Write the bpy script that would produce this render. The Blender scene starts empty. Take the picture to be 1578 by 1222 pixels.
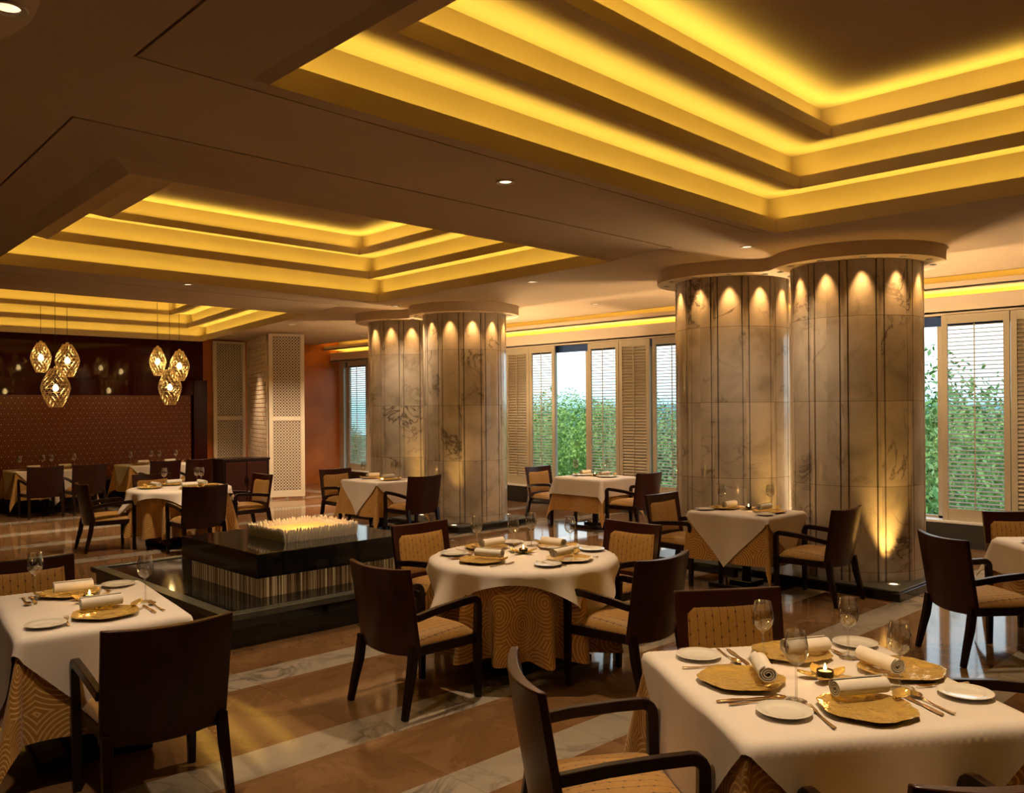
import bpy, bmesh, math, random
from math import sin, cos, pi, radians, sqrt, atan2, hypot
from mathutils import Vector, Matrix

S = bpy.context.scene
COL = S.collection
random.seed(7)

# ------------------------------------------------------------------ camera
PHI = radians(46.2)          # the room's long axis against the view direction
cam_d = bpy.data.cameras.new('camera')
cam_d.sensor_width = 36.0
cam_d.lens = 1334.0 / 1578.0 * 36.0
cam_d.shift_y = 16.0 / 1578.0
cam_d.clip_end = 2000
cam = bpy.data.objects.new('camera', cam_d)
COL.objects.link(cam)
cam.matrix_world = (Matrix.Translation((0, 0, 1.8)) @ Matrix.Rotation(PHI - pi / 2, 4, 'Z')
                    @ Matrix.Rotation(pi / 2, 4, 'X') @ Matrix.Rotation(-radians(.45), 4, 'Z'))
S.camera = cam

# ------------------------------------------------------------------ exposure
S.view_settings.view_transform = 'Standard'
S.view_settings.look = 'None'
S.view_settings.gamma = 1.0
S.view_settings.use_curve_mapping = False
S.view_settings.exposure = 0.0
S.cycles.use_denoising = True
S.cycles.max_bounces = 8
S.cycles.diffuse_bounces = 4
S.cycles.glossy_bounces = 5
S.cycles.transparent_max_bounces = 24
S.cycles.caustics_reflective = False
S.cycles.caustics_refractive = False
S.cycles.sample_clamp_indirect = 4.0

# ------------------------------------------------------------------ sky and sun
W = bpy.data.worlds.new('sky')
S.world = W
W.use_nodes = True
nt = W.node_tree
nt.nodes.clear()
tc = nt.nodes.new('ShaderNodeTexCoord')
sp = nt.nodes.new('ShaderNodeSeparateXYZ')
rp = nt.nodes.new('ShaderNodeValToRGB')
bg = nt.nodes.new('ShaderNodeBackground')
wo = nt.nodes.new('ShaderNodeOutputWorld')
nt.links.new(tc.outputs['Generated'], sp.inputs[0])
nt.links.new(sp.outputs['Z'], rp.inputs[0])
nt.links.new(rp.outputs[0], bg.inputs[0])
nt.links.new(bg.outputs[0], wo.inputs[0])
el = rp.color_ramp.elements
el[0].position = 0.0
el[0].color = (.38, .70, .78, 1)
el[1].position = 1.0
el[1].color = (.30, .52, .95, 1)
for p_, c_ in ((.02, (.72, .92, .98, 1)), (.07, (.93, .98, 1, 1)), (.2, (.80, .92, 1, 1))):
    e_ = el.new(p_)
    e_.color = c_
bg.inputs[1].default_value = 2.2

sun_d = bpy.data.lights.new('sun', 'SUN')
sun_d.energy = 3.6
sun_d.angle = radians(3)
sun_d.color = (1, .95, .85)
sun = bpy.data.objects.new('sun', sun_d)
COL.objects.link(sun)
sun.rotation_euler = (0, radians(-35), radians(15))

COVE_W = 2.4      # watts per metre of the ceiling coves
COVE_C = (1.0, .72, .105)
WARM = (1.0, .72, .44)
SPOT_C = (1.0, .52, .17)

# ------------------------------------------------------------------ materials
def hexmat(name):
    m = bpy.data.materials.new(name)
    m.use_nodes = True
    n = m.node_tree
    n.nodes.clear()
    out = n.nodes.new('ShaderNodeOutputMaterial')
    b = n.nodes.new('ShaderNodeBsdfPrincipled')
    n.links.new(b.outputs[0], out.inputs[0])
    return m, n, b, out

def N(n, kind, **kw):
    nd = n.nodes.new(kind)
    for k, v in kw.items():
        if k.startswith('i_'):
            key = k[2:]
            nd.inputs[int(key) if key.isdigit() else key].default_value = v
        else:
            setattr(nd, k, v)
    return nd

def math_n(n, op, a, b=None, c=None):
    nd = n.nodes.new('ShaderNodeMath')
    nd.operation = op
    for i, x in enumerate((a, b, c)):
        if x is None:
            continue
        if hasattr(x, 'node'):
            n.links.new(x, nd.inputs[i])
        else:
            nd.inputs[i].default_value = x
    return nd.outputs[0]

def ramp(n, fac, stops, interp='LINEAR'):
    r = n.nodes.new('ShaderNodeValToRGB')
    r.color_ramp.interpolation = interp
    e = r.color_ramp.elements
    while len(e) < len(stops):
        e.new(.5)
    for i, (p, c) in enumerate(stops):
        e[i].position = p
        e[i].color = (c[0], c[1], c[2], 1) if not isinstance(c, (int, float)) else (c, c, c, 1)
    n.links.new(fac, r.inputs[0])
    return r.outputs[0]

def mixc(n, fac, a, b, mode='MIX'):
    nd = n.nodes.new('ShaderNodeMix')
    nd.data_type = 'RGBA'
    nd.blend_type = mode
    for sock, x in ((nd.inputs['Factor'], fac), (nd.inputs[6], a), (nd.inputs[7], b)):
        if hasattr(x, 'node'):
            n.links.new(x, sock)
        elif isinstance(x, (int, float)):
            sock.default_value = x
        else:
            sock.default_value = (x[0], x[1], x[2], 1)
    return nd.outputs[2]

def coords(n, which='Object', scale=None):
    t = n.nodes.new('ShaderNodeTexCoord')
    o = t.outputs[which]
    if scale is not None:
        mp = n.nodes.new('ShaderNodeMapping')
        mp.inputs['Scale'].default_value = scale
        n.links.new(o, mp.inputs[0])
        o = mp.outputs[0]
    return o

def bump(n, b, h, strength=.2, dist=.01):
    bp = n.nodes.new('ShaderNodeBump')
    bp.inputs['Strength'].default_value = strength
    bp.inputs['Distance'].default_value = dist
    n.links.new(h, bp.inputs['Height'])
    n.links.new(bp.outputs[0], b.inputs['Normal'])

def plain(name, col, rough=.5, metal=0., noise=0., nscale=8., spec=None, coat=0.):
    m, n, b, out = hexmat(name)
    b.inputs['Roughness'].default_value = rough
    b.inputs['Metallic'].default_value = metal
    if spec is not None:
        b.inputs['Specular IOR Level'].default_value = spec
    if coat:
        b.inputs['Coat Weight'].default_value = coat
        b.inputs['Coat Roughness'].default_value = .08
    if noise:
        t = N(n, 'ShaderNodeTexNoise', i_Scale=nscale, i_Detail=4.)
        n.links.new(coords(n), t.inputs['Vector'])
        lo = tuple(max(0, x * (1 - noise)) for x in col)
        hi = tuple(min(1, x * (1 + noise)) for x in col)
        n.links.new(ramp(n, t.outputs[0], ((.3, lo), (.7, hi))), b.inputs['Base Color'])
    else:
        b.inputs['Base Color'].default_value = (*col, 1)
    return m

def emit(name, col, strength):
    m, n, b, out = hexmat(name)
    b.inputs['Base Color'].default_value = (*col, 1)
    b.inputs['Emission Color'].default_value = (*col, 1)
    b.inputs['Emission Strength'].default_value = strength
    return m

def wood_mat(name, lo, hi, rough=.3, coat=.12):
    m, n, b, out = hexmat(name)
    t = N(n, 'ShaderNodeTexNoise', i_Scale=3., i_Detail=6., i_Distortion=.6)
    n.links.new(coords(n, 'Object', (9, 9, 1.2)), t.inputs['Vector'])
    n.links.new(ramp(n, t.outputs[0], ((.3, lo), (.7, hi))), b.inputs['Base Color'])
    b.inputs['Roughness'].default_value = rough
    b.inputs['Specular IOR Level'].default_value = .22
    b.inputs['Coat Weight'].default_value = coat
    b.inputs['Coat Roughness'].default_value = .12
    return m

def glass_mat(name, tint=(1, 1, 1), ior=1.45, rough=.0):
    m, n, b, out = hexmat(name)
    n.nodes.remove(b)
    tr = N(n, 'ShaderNodeBsdfTransparent')
    tr.inputs[0].default_value = (*tint, 1)
    gl = N(n, 'ShaderNodeBsdfGlossy', i_Roughness=rough)
    lw = N(n, 'ShaderNodeLayerWeight', i_Blend=.5)
    fr = math_n(n, 'MULTIPLY_ADD', math_n(n, 'POWER', lw.outputs['Facing'], 2.0), .8, ((ior - 1) / (ior + 1)) ** 2)
    mx = n.nodes.new('ShaderNodeMixShader')
    n.links.new(fr, mx.inputs[0])
    n.links.new(tr.outputs[0], mx.inputs[1])
    n.links.new(gl.outputs[0], mx.inputs[2])
    n.links.new(mx.outputs[0], out.inputs[0])
    return m

def stripe_fabric(name):
    """gold cloth with thin dotted dark stripes running front to back"""
    m, n, b, out = hexmat(name)
    c = coords(n)
    s = N(n, 'ShaderNodeSeparateXYZ')
    n.links.new(c, s.inputs[0])
    x, y, z = s.outputs
    yz = math_n(n, 'ADD', y, z)
    st = math_n(n, 'PINGPONG', math_n(n, 'ADD', x, .5), .021)
    line = math_n(n, 'LESS_THAN', st, .0016)
    row = math_n(n, 'FLOOR', math_n(n, 'DIVIDE', math_n(n, 'ADD', x, .521), .042))
    off = math_n(n, 'MULTIPLY', math_n(n, 'FRACT', math_n(n, 'MULTIPLY', row, .37)), .055)
    dy = math_n(n, 'PINGPONG', math_n(n, 'ADD', yz, off), .0275)
    dot = math_n(n, 'LESS_THAN', math_n(n, 'ADD', math_n(n, 'POWER', math_n(n, 'DIVIDE', st, .005), 2.),
                                       math_n(n, 'POWER', math_n(n, 'DIVIDE', dy, .0055), 2.)), 1.)
    k = math_n(n, 'MAXIMUM', math_n(n, 'MULTIPLY', line, .75), dot)
    t = N(n, 'ShaderNodeTexNoise', i_Scale=60., i_Detail=3.)
    n.links.new(coords(n, 'Object', (6, 1, 1)), t.inputs['Vector'])
    base = ramp(n, t.outputs[0], ((.3, (.30, .145, .022)), (.7, (.45, .24, .042))))
    n.links.new(mixc(n, k, base, (.10, .035, .012)), b.inputs['Base Color'])
    b.inputs['Roughness'].default_value = .6
    b.inputs['Sheen Weight'].default_value = .25
    bump(n, b, t.outputs[0], .15, .002)
    return m

def ring_fabric(name):
    """ochre cloth with pale concentric circles"""
    m, n, b, out = hexmat(name)
    uv = coords(n, 'UV')
    v = N(n, 'ShaderNodeTexVoronoi', voronoi_dimensions='2D', feature='F1', i_Scale=3.5, i_Randomness=.75)
    n.links.new(uv, v.inputs['Vector'])
    f = math_n(n, 'FRACT', math_n(n, 'MULTIPLY', v.outputs['Distance'], 12.5))
    line = ramp(n, f, ((.0, 0.), (.12, 1.), (.30, 1.), (.42, 0.)))
    nz = N(n, 'ShaderNodeTexNoise', i_Scale=40.)
    n.links.new(uv, nz.inputs['Vector'])
    base = ramp(n, nz.outputs[0], ((.3, (.36, .165, .03)), (.7, (.46, .225, .045))))
    n.links.new(mixc(n, math_n(n, 'MULTIPLY', line, .8), base, (.82, .56, .22)), b.inputs['Base Color'])
    b.inputs['Roughness'].default_value = .42
    b.inputs['Sheen Weight'].default_value = .3
    bump(n, b, line, .3, .002)
    return m

def marble_column_mat(name):
    m, n, b, out = hexmat(name)
    c = coords(n)
    inf = N(n, 'ShaderNodeObjectInfo')
    ad = N(n, 'ShaderNodeVectorMath', operation='ADD')
    cmb = N(n, 'ShaderNodeCombineXYZ')
    n.links.new(math_n(n, 'MULTIPLY', inf.outputs['Random'], 31.), cmb.inputs[0])
    n.links.new(c, ad.inputs[0])
    n.links.new(cmb.outputs[0], ad.inputs[1])
    p = ad.outputs[0]
    s = N(n, 'ShaderNodeSeparateXYZ')
    n.links.new(c, s.inputs[0])
    # every drum and every stave is its own slab
    blk = math_n(n, 'FLOOR', math_n(n, 'DIVIDE', math_n(n, 'ADD', s.outputs[2], .73), .82))
    ang = math_n(n, 'FLOOR', math_n(n, 'ADD', math_n(n, 'MULTIPLY', math_n(n, 'ARCTAN2', s.outputs[1], s.outputs[0]), 12 / (2 * pi)), .5))
    wn = N(n, 'ShaderNodeTexWhiteNoise', noise_dimensions='2D')
    cb2 = N(n, 'ShaderNodeCombineXYZ')
    n.links.new(blk, cb2.inputs[0])
    n.links.new(ang, cb2.inputs[1])
    n.links.new(cb2.outputs[0], wn.inputs['Vector'])
    ad2 = N(n, 'ShaderNodeVectorMath', operation='MULTIPLY_ADD')
    n.links.new(wn.outputs['Color'], ad2.inputs[0])
    ad2.inputs[1].default_value = (9, 9, 9)
    n.links.new(p, ad2.inputs[2])
    q = ad2.outputs[0]
    n1 = N(n, 'ShaderNodeTexNoise', i_Scale=1.3, i_Detail=7., i_Roughness=.6, i_Distortion=1.1)
    n.links.new(q, n1.inputs['Vector'])
    v1 = math_n(n, 'ABSOLUTE', math_n(n, 'SUBTRACT', n1.outputs[0], .5))
    n2 = N(n, 'ShaderNodeTexNoise', i_Scale=1.1, i_Detail=3.)
    n.links.new(q, n2.inputs['Vector'])
    patch = ramp(n, n2.outputs[0], ((.50, 0.), (.66, 1.)))
    vein = math_n(n, 'MULTIPLY', ramp(n, v1, ((.0, 1.), (.007, .8), (.018, .12), (.06, 0.))), patch)
    n3 = N(n, 'ShaderNodeTexNoise', i_Scale=2.6, i_Detail=6., i_Distortion=.8)
    n.links.new(q, n3.inputs['Vector'])
    base = ramp(n, n3.outputs[0], ((.25, (.38, .335, .28)), (.5, (.60, .53, .45)), (.75, (.70, .63, .55))))
    tone = math_n(n, 'ADD', math_n(n, 'MULTIPLY', wn.outputs['Value'], .22), .82)
    base = mixc(n, 1., base, tone, 'MULTIPLY')
    base = mixc(n, math_n(n, 'MULTIPLY', vein, .85), base, (.07, .055, .05))
    # bed joints between drums
    j = math_n(n, 'PINGPONG', math_n(n, 'ADD', s.outputs[2], .73), .41)
    jl = math_n(n, 'LESS_THAN', j, .0035)
    base = mixc(n, math_n(n, 'MULTIPLY', jl, .55), base, (.12, .10, .08))
    n.links.new(base, b.inputs['Base Color'])
    b.inputs['Roughness'].default_value = .16
    b.inputs['Coat Weight'].default_value = .4
    b.inputs['Coat Roughness'].default_value = .07
    return m

def floor_mat(name):
    m, n, b, out = hexmat(name)
    c = coords(n)
    s = N(n, 'ShaderNodeSeparateXYZ')
    n.links.new(c, s.inputs[0])
    x, y, z = s.outputs
    def band(v, a, bb):
        return math_n(n, 'MULTIPLY', math_n(n, 'GREATER_THAN', v, a), math_n(n, 'LESS_THAN', v, bb))
    w = None
    for a, bb in ((.4, .7), (1.72, 2.0), (3.0, 3.29), (3.92, 4.24), (5.23, 5.56), (6.55, 6.86), (7.9, 8.2), (9.2, 9.5),
                  (10.9, 11.2), (12.6, 12.9), (13.9, 14.25), (15.4, 15.7)):
        t = band(y, a, bb)
        w = t if w is None else math_n(n, 'MAXIMUM', w, t)
    for a, bb in ((5.55, 5.8), (9.75, 10.05), (1.9, 2.1)):
        t = math_n(n, 'MULTIPLY', band(x, a, bb), math_n(n, 'GREATER_THAN', y, 6.5))
        w = math_n(n, 'MAXIMUM', w, t)
    # slab joints
    jx = math_n(n, 'PINGPONG', x, .45)
    jy = math_n(n, 'PINGPONG', math_n(n, 'ADD', y, .1), .66)
    joint = math_n(n, 'MAXIMUM', math_n(n, 'LESS_THAN', jx, .0015), math_n(n, 'LESS_THAN', jy, .0015))
    cell = N(n, 'ShaderNodeTexWhiteNoise', noise_dimensions='2D')
    cb = N(n, 'ShaderNodeCombineXYZ')
    n.links.new(math_n(n, 'FLOOR', math_n(n, 'DIVIDE', x, .9)), cb.inputs[0])
    n.links.new(math_n(n, 'FLOOR', math_n(n, 'DIVIDE', math_n(n, 'ADD', y, .1), 1.32)), cb.inputs[1])
    n.links.new(cb.outputs[0], cell.inputs['Vector'])
    ad = N(n, 'ShaderNodeVectorMath', operation='MULTIPLY_ADD')
    n.links.new(cell.outputs['Color'], ad.inputs[0])
    ad.inputs[1].default_value = (7, 7, 7)
    n.links.new(c, ad.inputs[2])
    t1 = N(n, 'ShaderNodeTexNoise', i_Scale=1.6, i_Detail=8., i_Roughness=.62, i_Distortion=.8)
    n.links.new(ad.outputs[0], t1.inputs['Vector'])
    tan = ramp(n, t1.outputs[0], ((.28, (.125, .064, .026)), (.5, (.20, .108, .048)), (.72, (.27, .16, .08))))
    tv = math_n(n, 'ABSOLUTE', math_n(n, 'SUBTRACT', t1.outputs[0], .5))
    tan = mixc(n, ramp(n, tv, ((0., .45), (.012, .1), (.03, 0.))), tan, (.13, .065, .03))
    t2 = N(n, 'ShaderNodeTexNoise', i_Scale=2.2, i_Detail=7., i_Roughness=.6, i_Distortion=1.2)
    n.links.new(ad.outputs[0], t2.inputs['Vector'])
    wv = math_n(n, 'ABSOLUTE', math_n(n, 'SUBTRACT', t2.outputs[0], .5))
    t3 = N(n, 'ShaderNodeTexNoise', i_Scale=1.4, i_Detail=2.)
    n.links.new(c, t3.inputs['Vector'])
    wh = mixc(n, math_n(n, 'MULTIPLY', ramp(n, wv, ((0., 1.), (.015, .7), (.05, .15), (.1, 0.))),
                        ramp(n, t3.outputs[0], ((.45, .1), (.65, .9)))), (.36, .31, .25), (.11, .09, .08))
    col = mixc(n, w, tan, wh)
    col = mixc(n, math_n(n, 'MULTIPLY', joint, .5), col, (.08, .05, .03))
    n.links.new(col, b.inputs['Base Color'])
    b.inputs['Roughness'].default_value = .075
    b.inputs['Specular IOR Level'].default_value = .4
    return m

def panel_mat(name):
    """dark red panel printed with gold rings and dots"""
    m, n, b, out = hexmat(name)
    c = coords(n)
    s = N(n, 'ShaderNodeSeparateXYZ')
    n.links.new(c, s.inputs[0])
    x, y, z = s.outputs
    P = .115
    row = math_n(n, 'FLOOR', math_n(n, 'DIVIDE', z, P * .866))
    odd = math_n(n, 'MODULO', row, 2.)
    fx = math_n(n, 'SUBTRACT', math_n(n, 'FRACT', math_n(n, 'ADD', math_n(n, 'DIVIDE', math_n(n, 'ADD', x, 20.), P), math_n(n, 'MULTIPLY', odd, .5))), .5)
    fz = math_n(n, 'MULTIPLY', math_n(n, 'SUBTRACT', math_n(n, 'FRACT', math_n(n, 'DIVIDE', z, P * .866)), .5), .866)
    r = math_n(n, 'SQRT', math_n(n, 'ADD', math_n(n, 'POWER', math_n(n, 'ABSOLUTE', fx), 2.), math_n(n, 'POWER', math_n(n, 'ABSOLUTE', fz), 2.)))
    k = ramp(n, r, ((.0, 1.), (.10, .9), (.15, .05), (.32, .04), (.37, .35), (.42, .35), (.46, .04)))
    n.links.new(mixc(n, k, (.11, .013, .006), (.62, .25, .09)), b.inputs['Base Color'])
    b.inputs['Roughness'].default_value = .38
    return m

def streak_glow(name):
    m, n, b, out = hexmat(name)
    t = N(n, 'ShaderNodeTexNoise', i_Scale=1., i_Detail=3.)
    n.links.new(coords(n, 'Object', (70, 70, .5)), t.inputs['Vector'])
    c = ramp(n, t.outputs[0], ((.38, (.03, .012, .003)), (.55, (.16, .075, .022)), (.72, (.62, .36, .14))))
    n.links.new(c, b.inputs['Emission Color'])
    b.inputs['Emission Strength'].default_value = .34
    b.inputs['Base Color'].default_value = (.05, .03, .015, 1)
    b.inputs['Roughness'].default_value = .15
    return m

def leaf_mat(name, a, c_):
    m, n, b, out = hexmat(name)
    t = N(n, 'ShaderNodeTexNoise', i_Scale=1.1, i_Detail=3.)
    n.links.new(coords(n), t.inputs['Vector'])
    n.links.new(ramp(n, t.outputs[0], ((.3, a), (.7, c_))), b.inputs['Base Color'])
    b.inputs['Roughness'].default_value = .55
    b.inputs['Transmission Weight'].default_value = 0.
    b.inputs['Subsurface Weight'].default_value = 0.
    return m

M = {}
M['ceiling'] = plain('painted_ceiling', (.50, .38, .255), .7, noise=.04, nscale=2)
M['soffit'] = plain('soffit_paint', (.82, .68, .52), .6)
M['floor'] = floor_mat('polished_marble_floor')
M['column'] = marble_column_mat('veined_marble')
M['black_stone'] = plain('black_polished_stone', (.008, .009, .010), .07, noise=.5, nscale=30, spec=.6)
M['stone_edge'] = plain('stone_edge', (.055, .058, .05), .3, noise=.3)
M['wood'] = wood_mat('mahogany', (.028, .006, .004), (.042, .010, .005))
M['wood_dark'] = wood_mat('ebonised_wood', (.009, .0032, .002), (.016, .005, .003), .3, .12)
M['wood_back'] = wood_mat('chair_back_veneer', (.022, .0045, .003), (.038, .009, .0045), .30, .12)
M['fabric'] = stripe_fabric('striped_gold_fabric')
M['rings'] = ring_fabric('circle_patterned_gold_cloth')
M['white_cloth'] = plain('white_table_linen', (.74, .67, .615), .75, noise=.03, nscale=5)
M['napkin'] = plain('napkin_linen', (.78, .72, .64), .8, noise=.04, nscale=20)
M['china'] = plain('white_china', (.80, .77, .70), .12, coat=.5)
M['glass'] = glass_mat('clear_glass', (.975, .975, .97), 2.3)
M['pane'] = glass_mat('window_pane', (.97, 1, .99), 1.45)
M['wine'] = glass_mat('base_glow', (.95, .9, .75), 1.33)
M['shutter'] = plain('shutter_paint', (.46, .40, .29), .5)
M['frame'] = plain('window_frame_paint', (.55, .49, .38), .5)
M['sill'] = plain('white_sill', (.78, .80, .78), .35)
M['skirt'] = plain('black_skirting', (.008, .008, .008), .3)
M['blue'] = plain('blue_header', (.02, .06, .20), .5)
M['lattice'] = plain('cream_lattice', (.88, .78, .62), .5)
M['lattice_back'] = plain('lattice_backing', (.20, .15, .10), .7)
M['slat'] = plain('limed_slats', (.74, .60, .45), .6, noise=.25, nscale=9)
M['orange_wall'] = plain('orange_plaster', (.50, .15, .025), .45, noise=.25, nscale=1.5)
M['lacquer'] = plain('maroon_lacquer', (.045, .004, .003), .055, spec=.22)
M['panel'] = panel_mat('ring_print_panel')
M['dark_wall'] = plain('dark_wall_paint', (.10, .05, .03), .7)
M['bench'] = plain('dark_bench_leather', (.010, .007, .006), .4)
M['lampglow'] = emit('lamp_lens', (1, .80, .55), 7.)
M['upglow'] = emit('uplight_lens', (1, .85, .6), 2.5)
M['bulb'] = emit('pendant_bulb', (1, .66, .24), 40.)
M['flame'] = emit('candle_flame', (1, .62, .18), 14.)
M['wax'] = emit('candle_wax', (1, .55, .2), .7)
M['steel'] = plain('lamp_trim', (.75, .70, .62), .35, metal=.6)
M['black_metal'] = plain('black_metal', (.015, .013, .012), .35, metal=.7)
M['rodwhite'] = plain('white_rods', (.90, .85, .76), .5)
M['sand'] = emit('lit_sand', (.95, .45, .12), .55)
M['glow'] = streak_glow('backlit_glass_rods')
M['leaf_a'] = leaf_mat('leaves_bright', (.09, .22, .03), (.30, .44, .08))
M['leaf_b'] = leaf_mat('leaves_deep', (.05, .16, .04), (.20, .34, .07))
M['bark'] = plain('bark', (.10, .07, .04), .9)
M['lawn'] = plain('ground_cover', (.06, .13, .04), .9, noise=.5, nscale=.1)
M['hill'] = plain('hazed_distant_forest', (.10, .24, .22), .9, noise=.3, nscale=.03)  # teal of distant haze mixed into the forest colour

def gold_mat(name, rough, hammer):
    m, n, b, out = hexmat(name)
    b.inputs['Base Color'].default_value = (1., .70, .22, 1)
    b.inputs['Metallic'].default_value = .65 if hammer else 1.
    b.inputs['Roughness'].default_value = rough
    if hammer:
        t = N(n, 'ShaderNodeTexNoise', i_Scale=13., i_Detail=3.)
        n.links.new(coords(n), t.inputs['Vector'])
        bump(n, b, t.outputs[0], .9, .02)
    return m
M['gold'] = gold_mat('hammered_gold', .2, True)
M['cutlery'] = gold_mat('gilt_cutlery', .22, False)
M['cutlery'].node_tree.nodes['Principled BSDF'].inputs['Base Color'].default_value = (.80, .58, .32, 1)
M['lantern'] = gold_mat('gilt_wire', .3, False)
M['lantern'].node_tree.nodes['Principled BSDF'].inputs['Base Color'].default_value = (1., .80, .50, 1)

# ------------------------------------------------------------------ mesh helpers
class MB:
    def __init__(self):
        self.v, self.f, self.uv = [], [], None
    def add(self, vs, fs):
        o = len(self.v)
        self.v += [tuple(p) for p in vs]
        self.f += [tuple(o + i for i in q) for q in fs]
        return self
    def box(self, x0, x1, y0, y1, z0, z1):
        return self.add([(x0, y0, z0), (x1, y0, z0), (x1, y1, z0), (x0, y1, z0), (x0, y0, z1), (x1, y0, z1), (x1, y1, z1), (x0, y1, z1)],
                        [(3, 2, 1, 0), (4, 5, 6, 7), (0, 1, 5, 4), (1, 2, 6, 5), (2, 3, 7, 6), (3, 0, 4, 7)])
    def hexa(self, bot, top):
        return self.add(list(bot) + list(top), [(3, 2, 1, 0), (4, 5, 6, 7), (0, 1, 5, 4), (1, 2, 6, 5), (2, 3, 7, 6), (3, 0, 4, 7)])
    def lathe(self, prof, n=24, c=(0, 0, 0), wob=None):
        vs, fs, rings = [], [], []
        for r, z in prof:
            if r < 1e-6:
                rings.append([len(vs)])
                vs.append((c[0], c[1], c[2] + z))
            else:
                ids = []
                for k in range(n):
                    a = 2 * pi * k / n
                    rr = r if wob is None else wob(r, a)
                    ids.append(len(vs))
                    vs.append((c[0] + rr * cos(a), c[1] + rr * sin(a), c[2] + z))
                rings.append(ids)
        for a, b in zip(rings, rings[1:]):
            if len(a) == 1 and len(b) == 1:
                continue
            for k in range(n):
                k2 = (k + 1) % n
                if len(a) == 1:
                    fs.append((a[0], b[k2], b[k]))
                elif len(b) == 1:
                    fs.append((a[k], a[k2], b[0]))
                else:
                    fs.append((a[k], a[k2], b[k2], b[k]))
        return self.add(vs, fs)
    def sweep(self, pts, section, up=(0, 0, 1), closed=False, cap=True):
        """section(i, t) -> list of 2D offsets (side, up)"""
        P = [Vector(p) for p in pts]
        n = len(P)
        rings = []
        vs = []
        u0 = Vector(up)
        for i, p in enumerate(P):
            if closed:
                t = P[(i + 1) % n] - P[i - 1]
            else:
                t = P[min(i + 1, n - 1)] - P[max(i - 1, 0)]
            t.normalize()
            side = t.cross(u0)
            if side.length < 1e-4:
                side = t.cross(Vector((0, 1, 0)))
            side.normalize()
            uu = side.cross(t)
            sec = section(i, i / max(1, n - 1))
            ids = []
            for a, b in sec:
                ids.append(len(vs))
                vs.append(p + side * a + uu * b)
            rings.append(ids)
        fs = []
        m = len(rings[0])
        rng = range(n if closed else n - 1)
        for i in rng:
            a, b = rings[i], rings[(i + 1) % n]
            for k in range(m):
                k2 = (k + 1) % m
                fs.append((a[k], a[k2], b[k2], b[k]))
        if cap and not closed:
            fs.append(tuple(reversed(rings[0])))
            fs.append(tuple(rings[-1]))
        return self.add(vs, fs)
    def tube(self, pts, r, n=8, closed=False, up=(0, 0, 1)):
        rr = r if isinstance(r, (list, tuple)) else [r] * len(pts)
        return self.sweep(pts, lambda i, t: [(rr[i] * cos(2 * pi * k / n), rr[i] * sin(2 * pi * k / n)) for k in range(n)], up, closed)
    def bar(self, pts, w, h, up=(0, 0, 1)):
        ww = w if isinstance(w, (list, tuple)) else [w] * len(pts)
        hh = h if isinstance(h, (list, tuple)) else [h] * len(pts)
        return self.sweep(pts, lambda i, t: [(-ww[i] / 2, -hh[i] / 2), (ww[i] / 2, -hh[i] / 2), (ww[i] / 2, hh[i] / 2), (-ww[i] / 2, hh[i] / 2)], up)
    def build(self, name, mat, parent=None, loc=(0, 0, 0), rotz=0., bevel=0., smooth=40, seg=2):
        me = bpy.data.meshes.new(name)
        me.from_pydata(self.v, [], self.f)
        if self.uv:
            lay = me.uv_layers.new(name='UVMap')
            for l in me.loops:
                lay.data[l.index].uv = self.uv[l.vertex_index]
        bm = bmesh.new()
        bm.from_mesh(me)
        bmesh.ops.recalc_face_normals(bm, faces=bm.faces)
        bm.to_mesh(me)
        bm.free()
        me.materials.append(mat)
        if smooth:
            me.polygons.foreach_set('use_smooth', [True] * len(me.polygons))
            me.set_sharp_from_angle(angle=radians(smooth))
        o = bpy.data.objects.new(name, me)
        COL.objects.link(o)
        o.location = loc
        o.rotation_euler = (0, 0, rotz)
        if parent is not None:
            o.parent = parent
        if bevel:
            b = o.modifiers.new('bevel', 'BEVEL')
            b.width = bevel
            b.segments = seg
            b.limit_method = 'ANGLE'
            b.angle_limit = radians(40)
        return o

def tag(o, label, cat, group=None, kind=None):
    o['label'] = label
    o['category'] = cat
    if group:
        o['group'] = group
    if kind:
        o['kind'] = kind
    return o

def thing(name, loc=(0, 0, 0), rotz=0.):
    o = bpy.data.objects.new(name, None)
    o.empty_display_size = .1
    COL.objects.link(o)
    o.location = loc
    o.rotation_euler = (0, 0, rotz)
    return o

def struct(o):
    o['kind'] = 'structure'
    return o

def dup(root, loc, rotz):
    def cp(o, par):
        c = o.copy()
        COL.objects.link(c)
        c.parent = par
        for ch in list(o.children):
            cp(ch, c)
        return c
    r = cp(root, None)
    r.location = loc
    r.rotation_euler = (0, 0, rotz)
    return r

class Kind:
    """first use moves the prototype itself, later uses copy it with its parts"""
    def __init__(self, proto):
        self.p, self.used = proto, False
    def put(self, loc, rotz, label, cat, group=None):
        if not self.used:
            o, self.used = self.p, True
            o.location = loc
            o.rotation_euler = (0, 0, rotz)
        else:
            o = dup(self.p, loc, rotz)
        if 'group' in o:
            del o['group']
        return tag(o, label, cat, group)

def light(kind, name, loc, energy, color, parent=None, **kw):
    d = bpy.data.lights.new(name, kind)
    d.energy = energy
    d.color = color
    o = bpy.data.objects.new(name, d)
    COL.objects.link(o)
    o.location = loc
    rot = kw.pop('rot', None)
    for k, v in kw.items():
        setattr(d, k, v)
    if rot is not None:
        o.rotation_euler = rot
    if parent is not None:
        o.parent = parent
    return o

def aim(o, d):
    o.rotation_euler = Vector(d).to_track_quat('-Z', 'Y').to_euler()

ORD = ['first', 'second', 'third', 'fourth', 'fifth', 'sixth', 'seventh', 'eighth', 'ninth', 'tenth', 'eleventh', 'twelfth']

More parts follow.
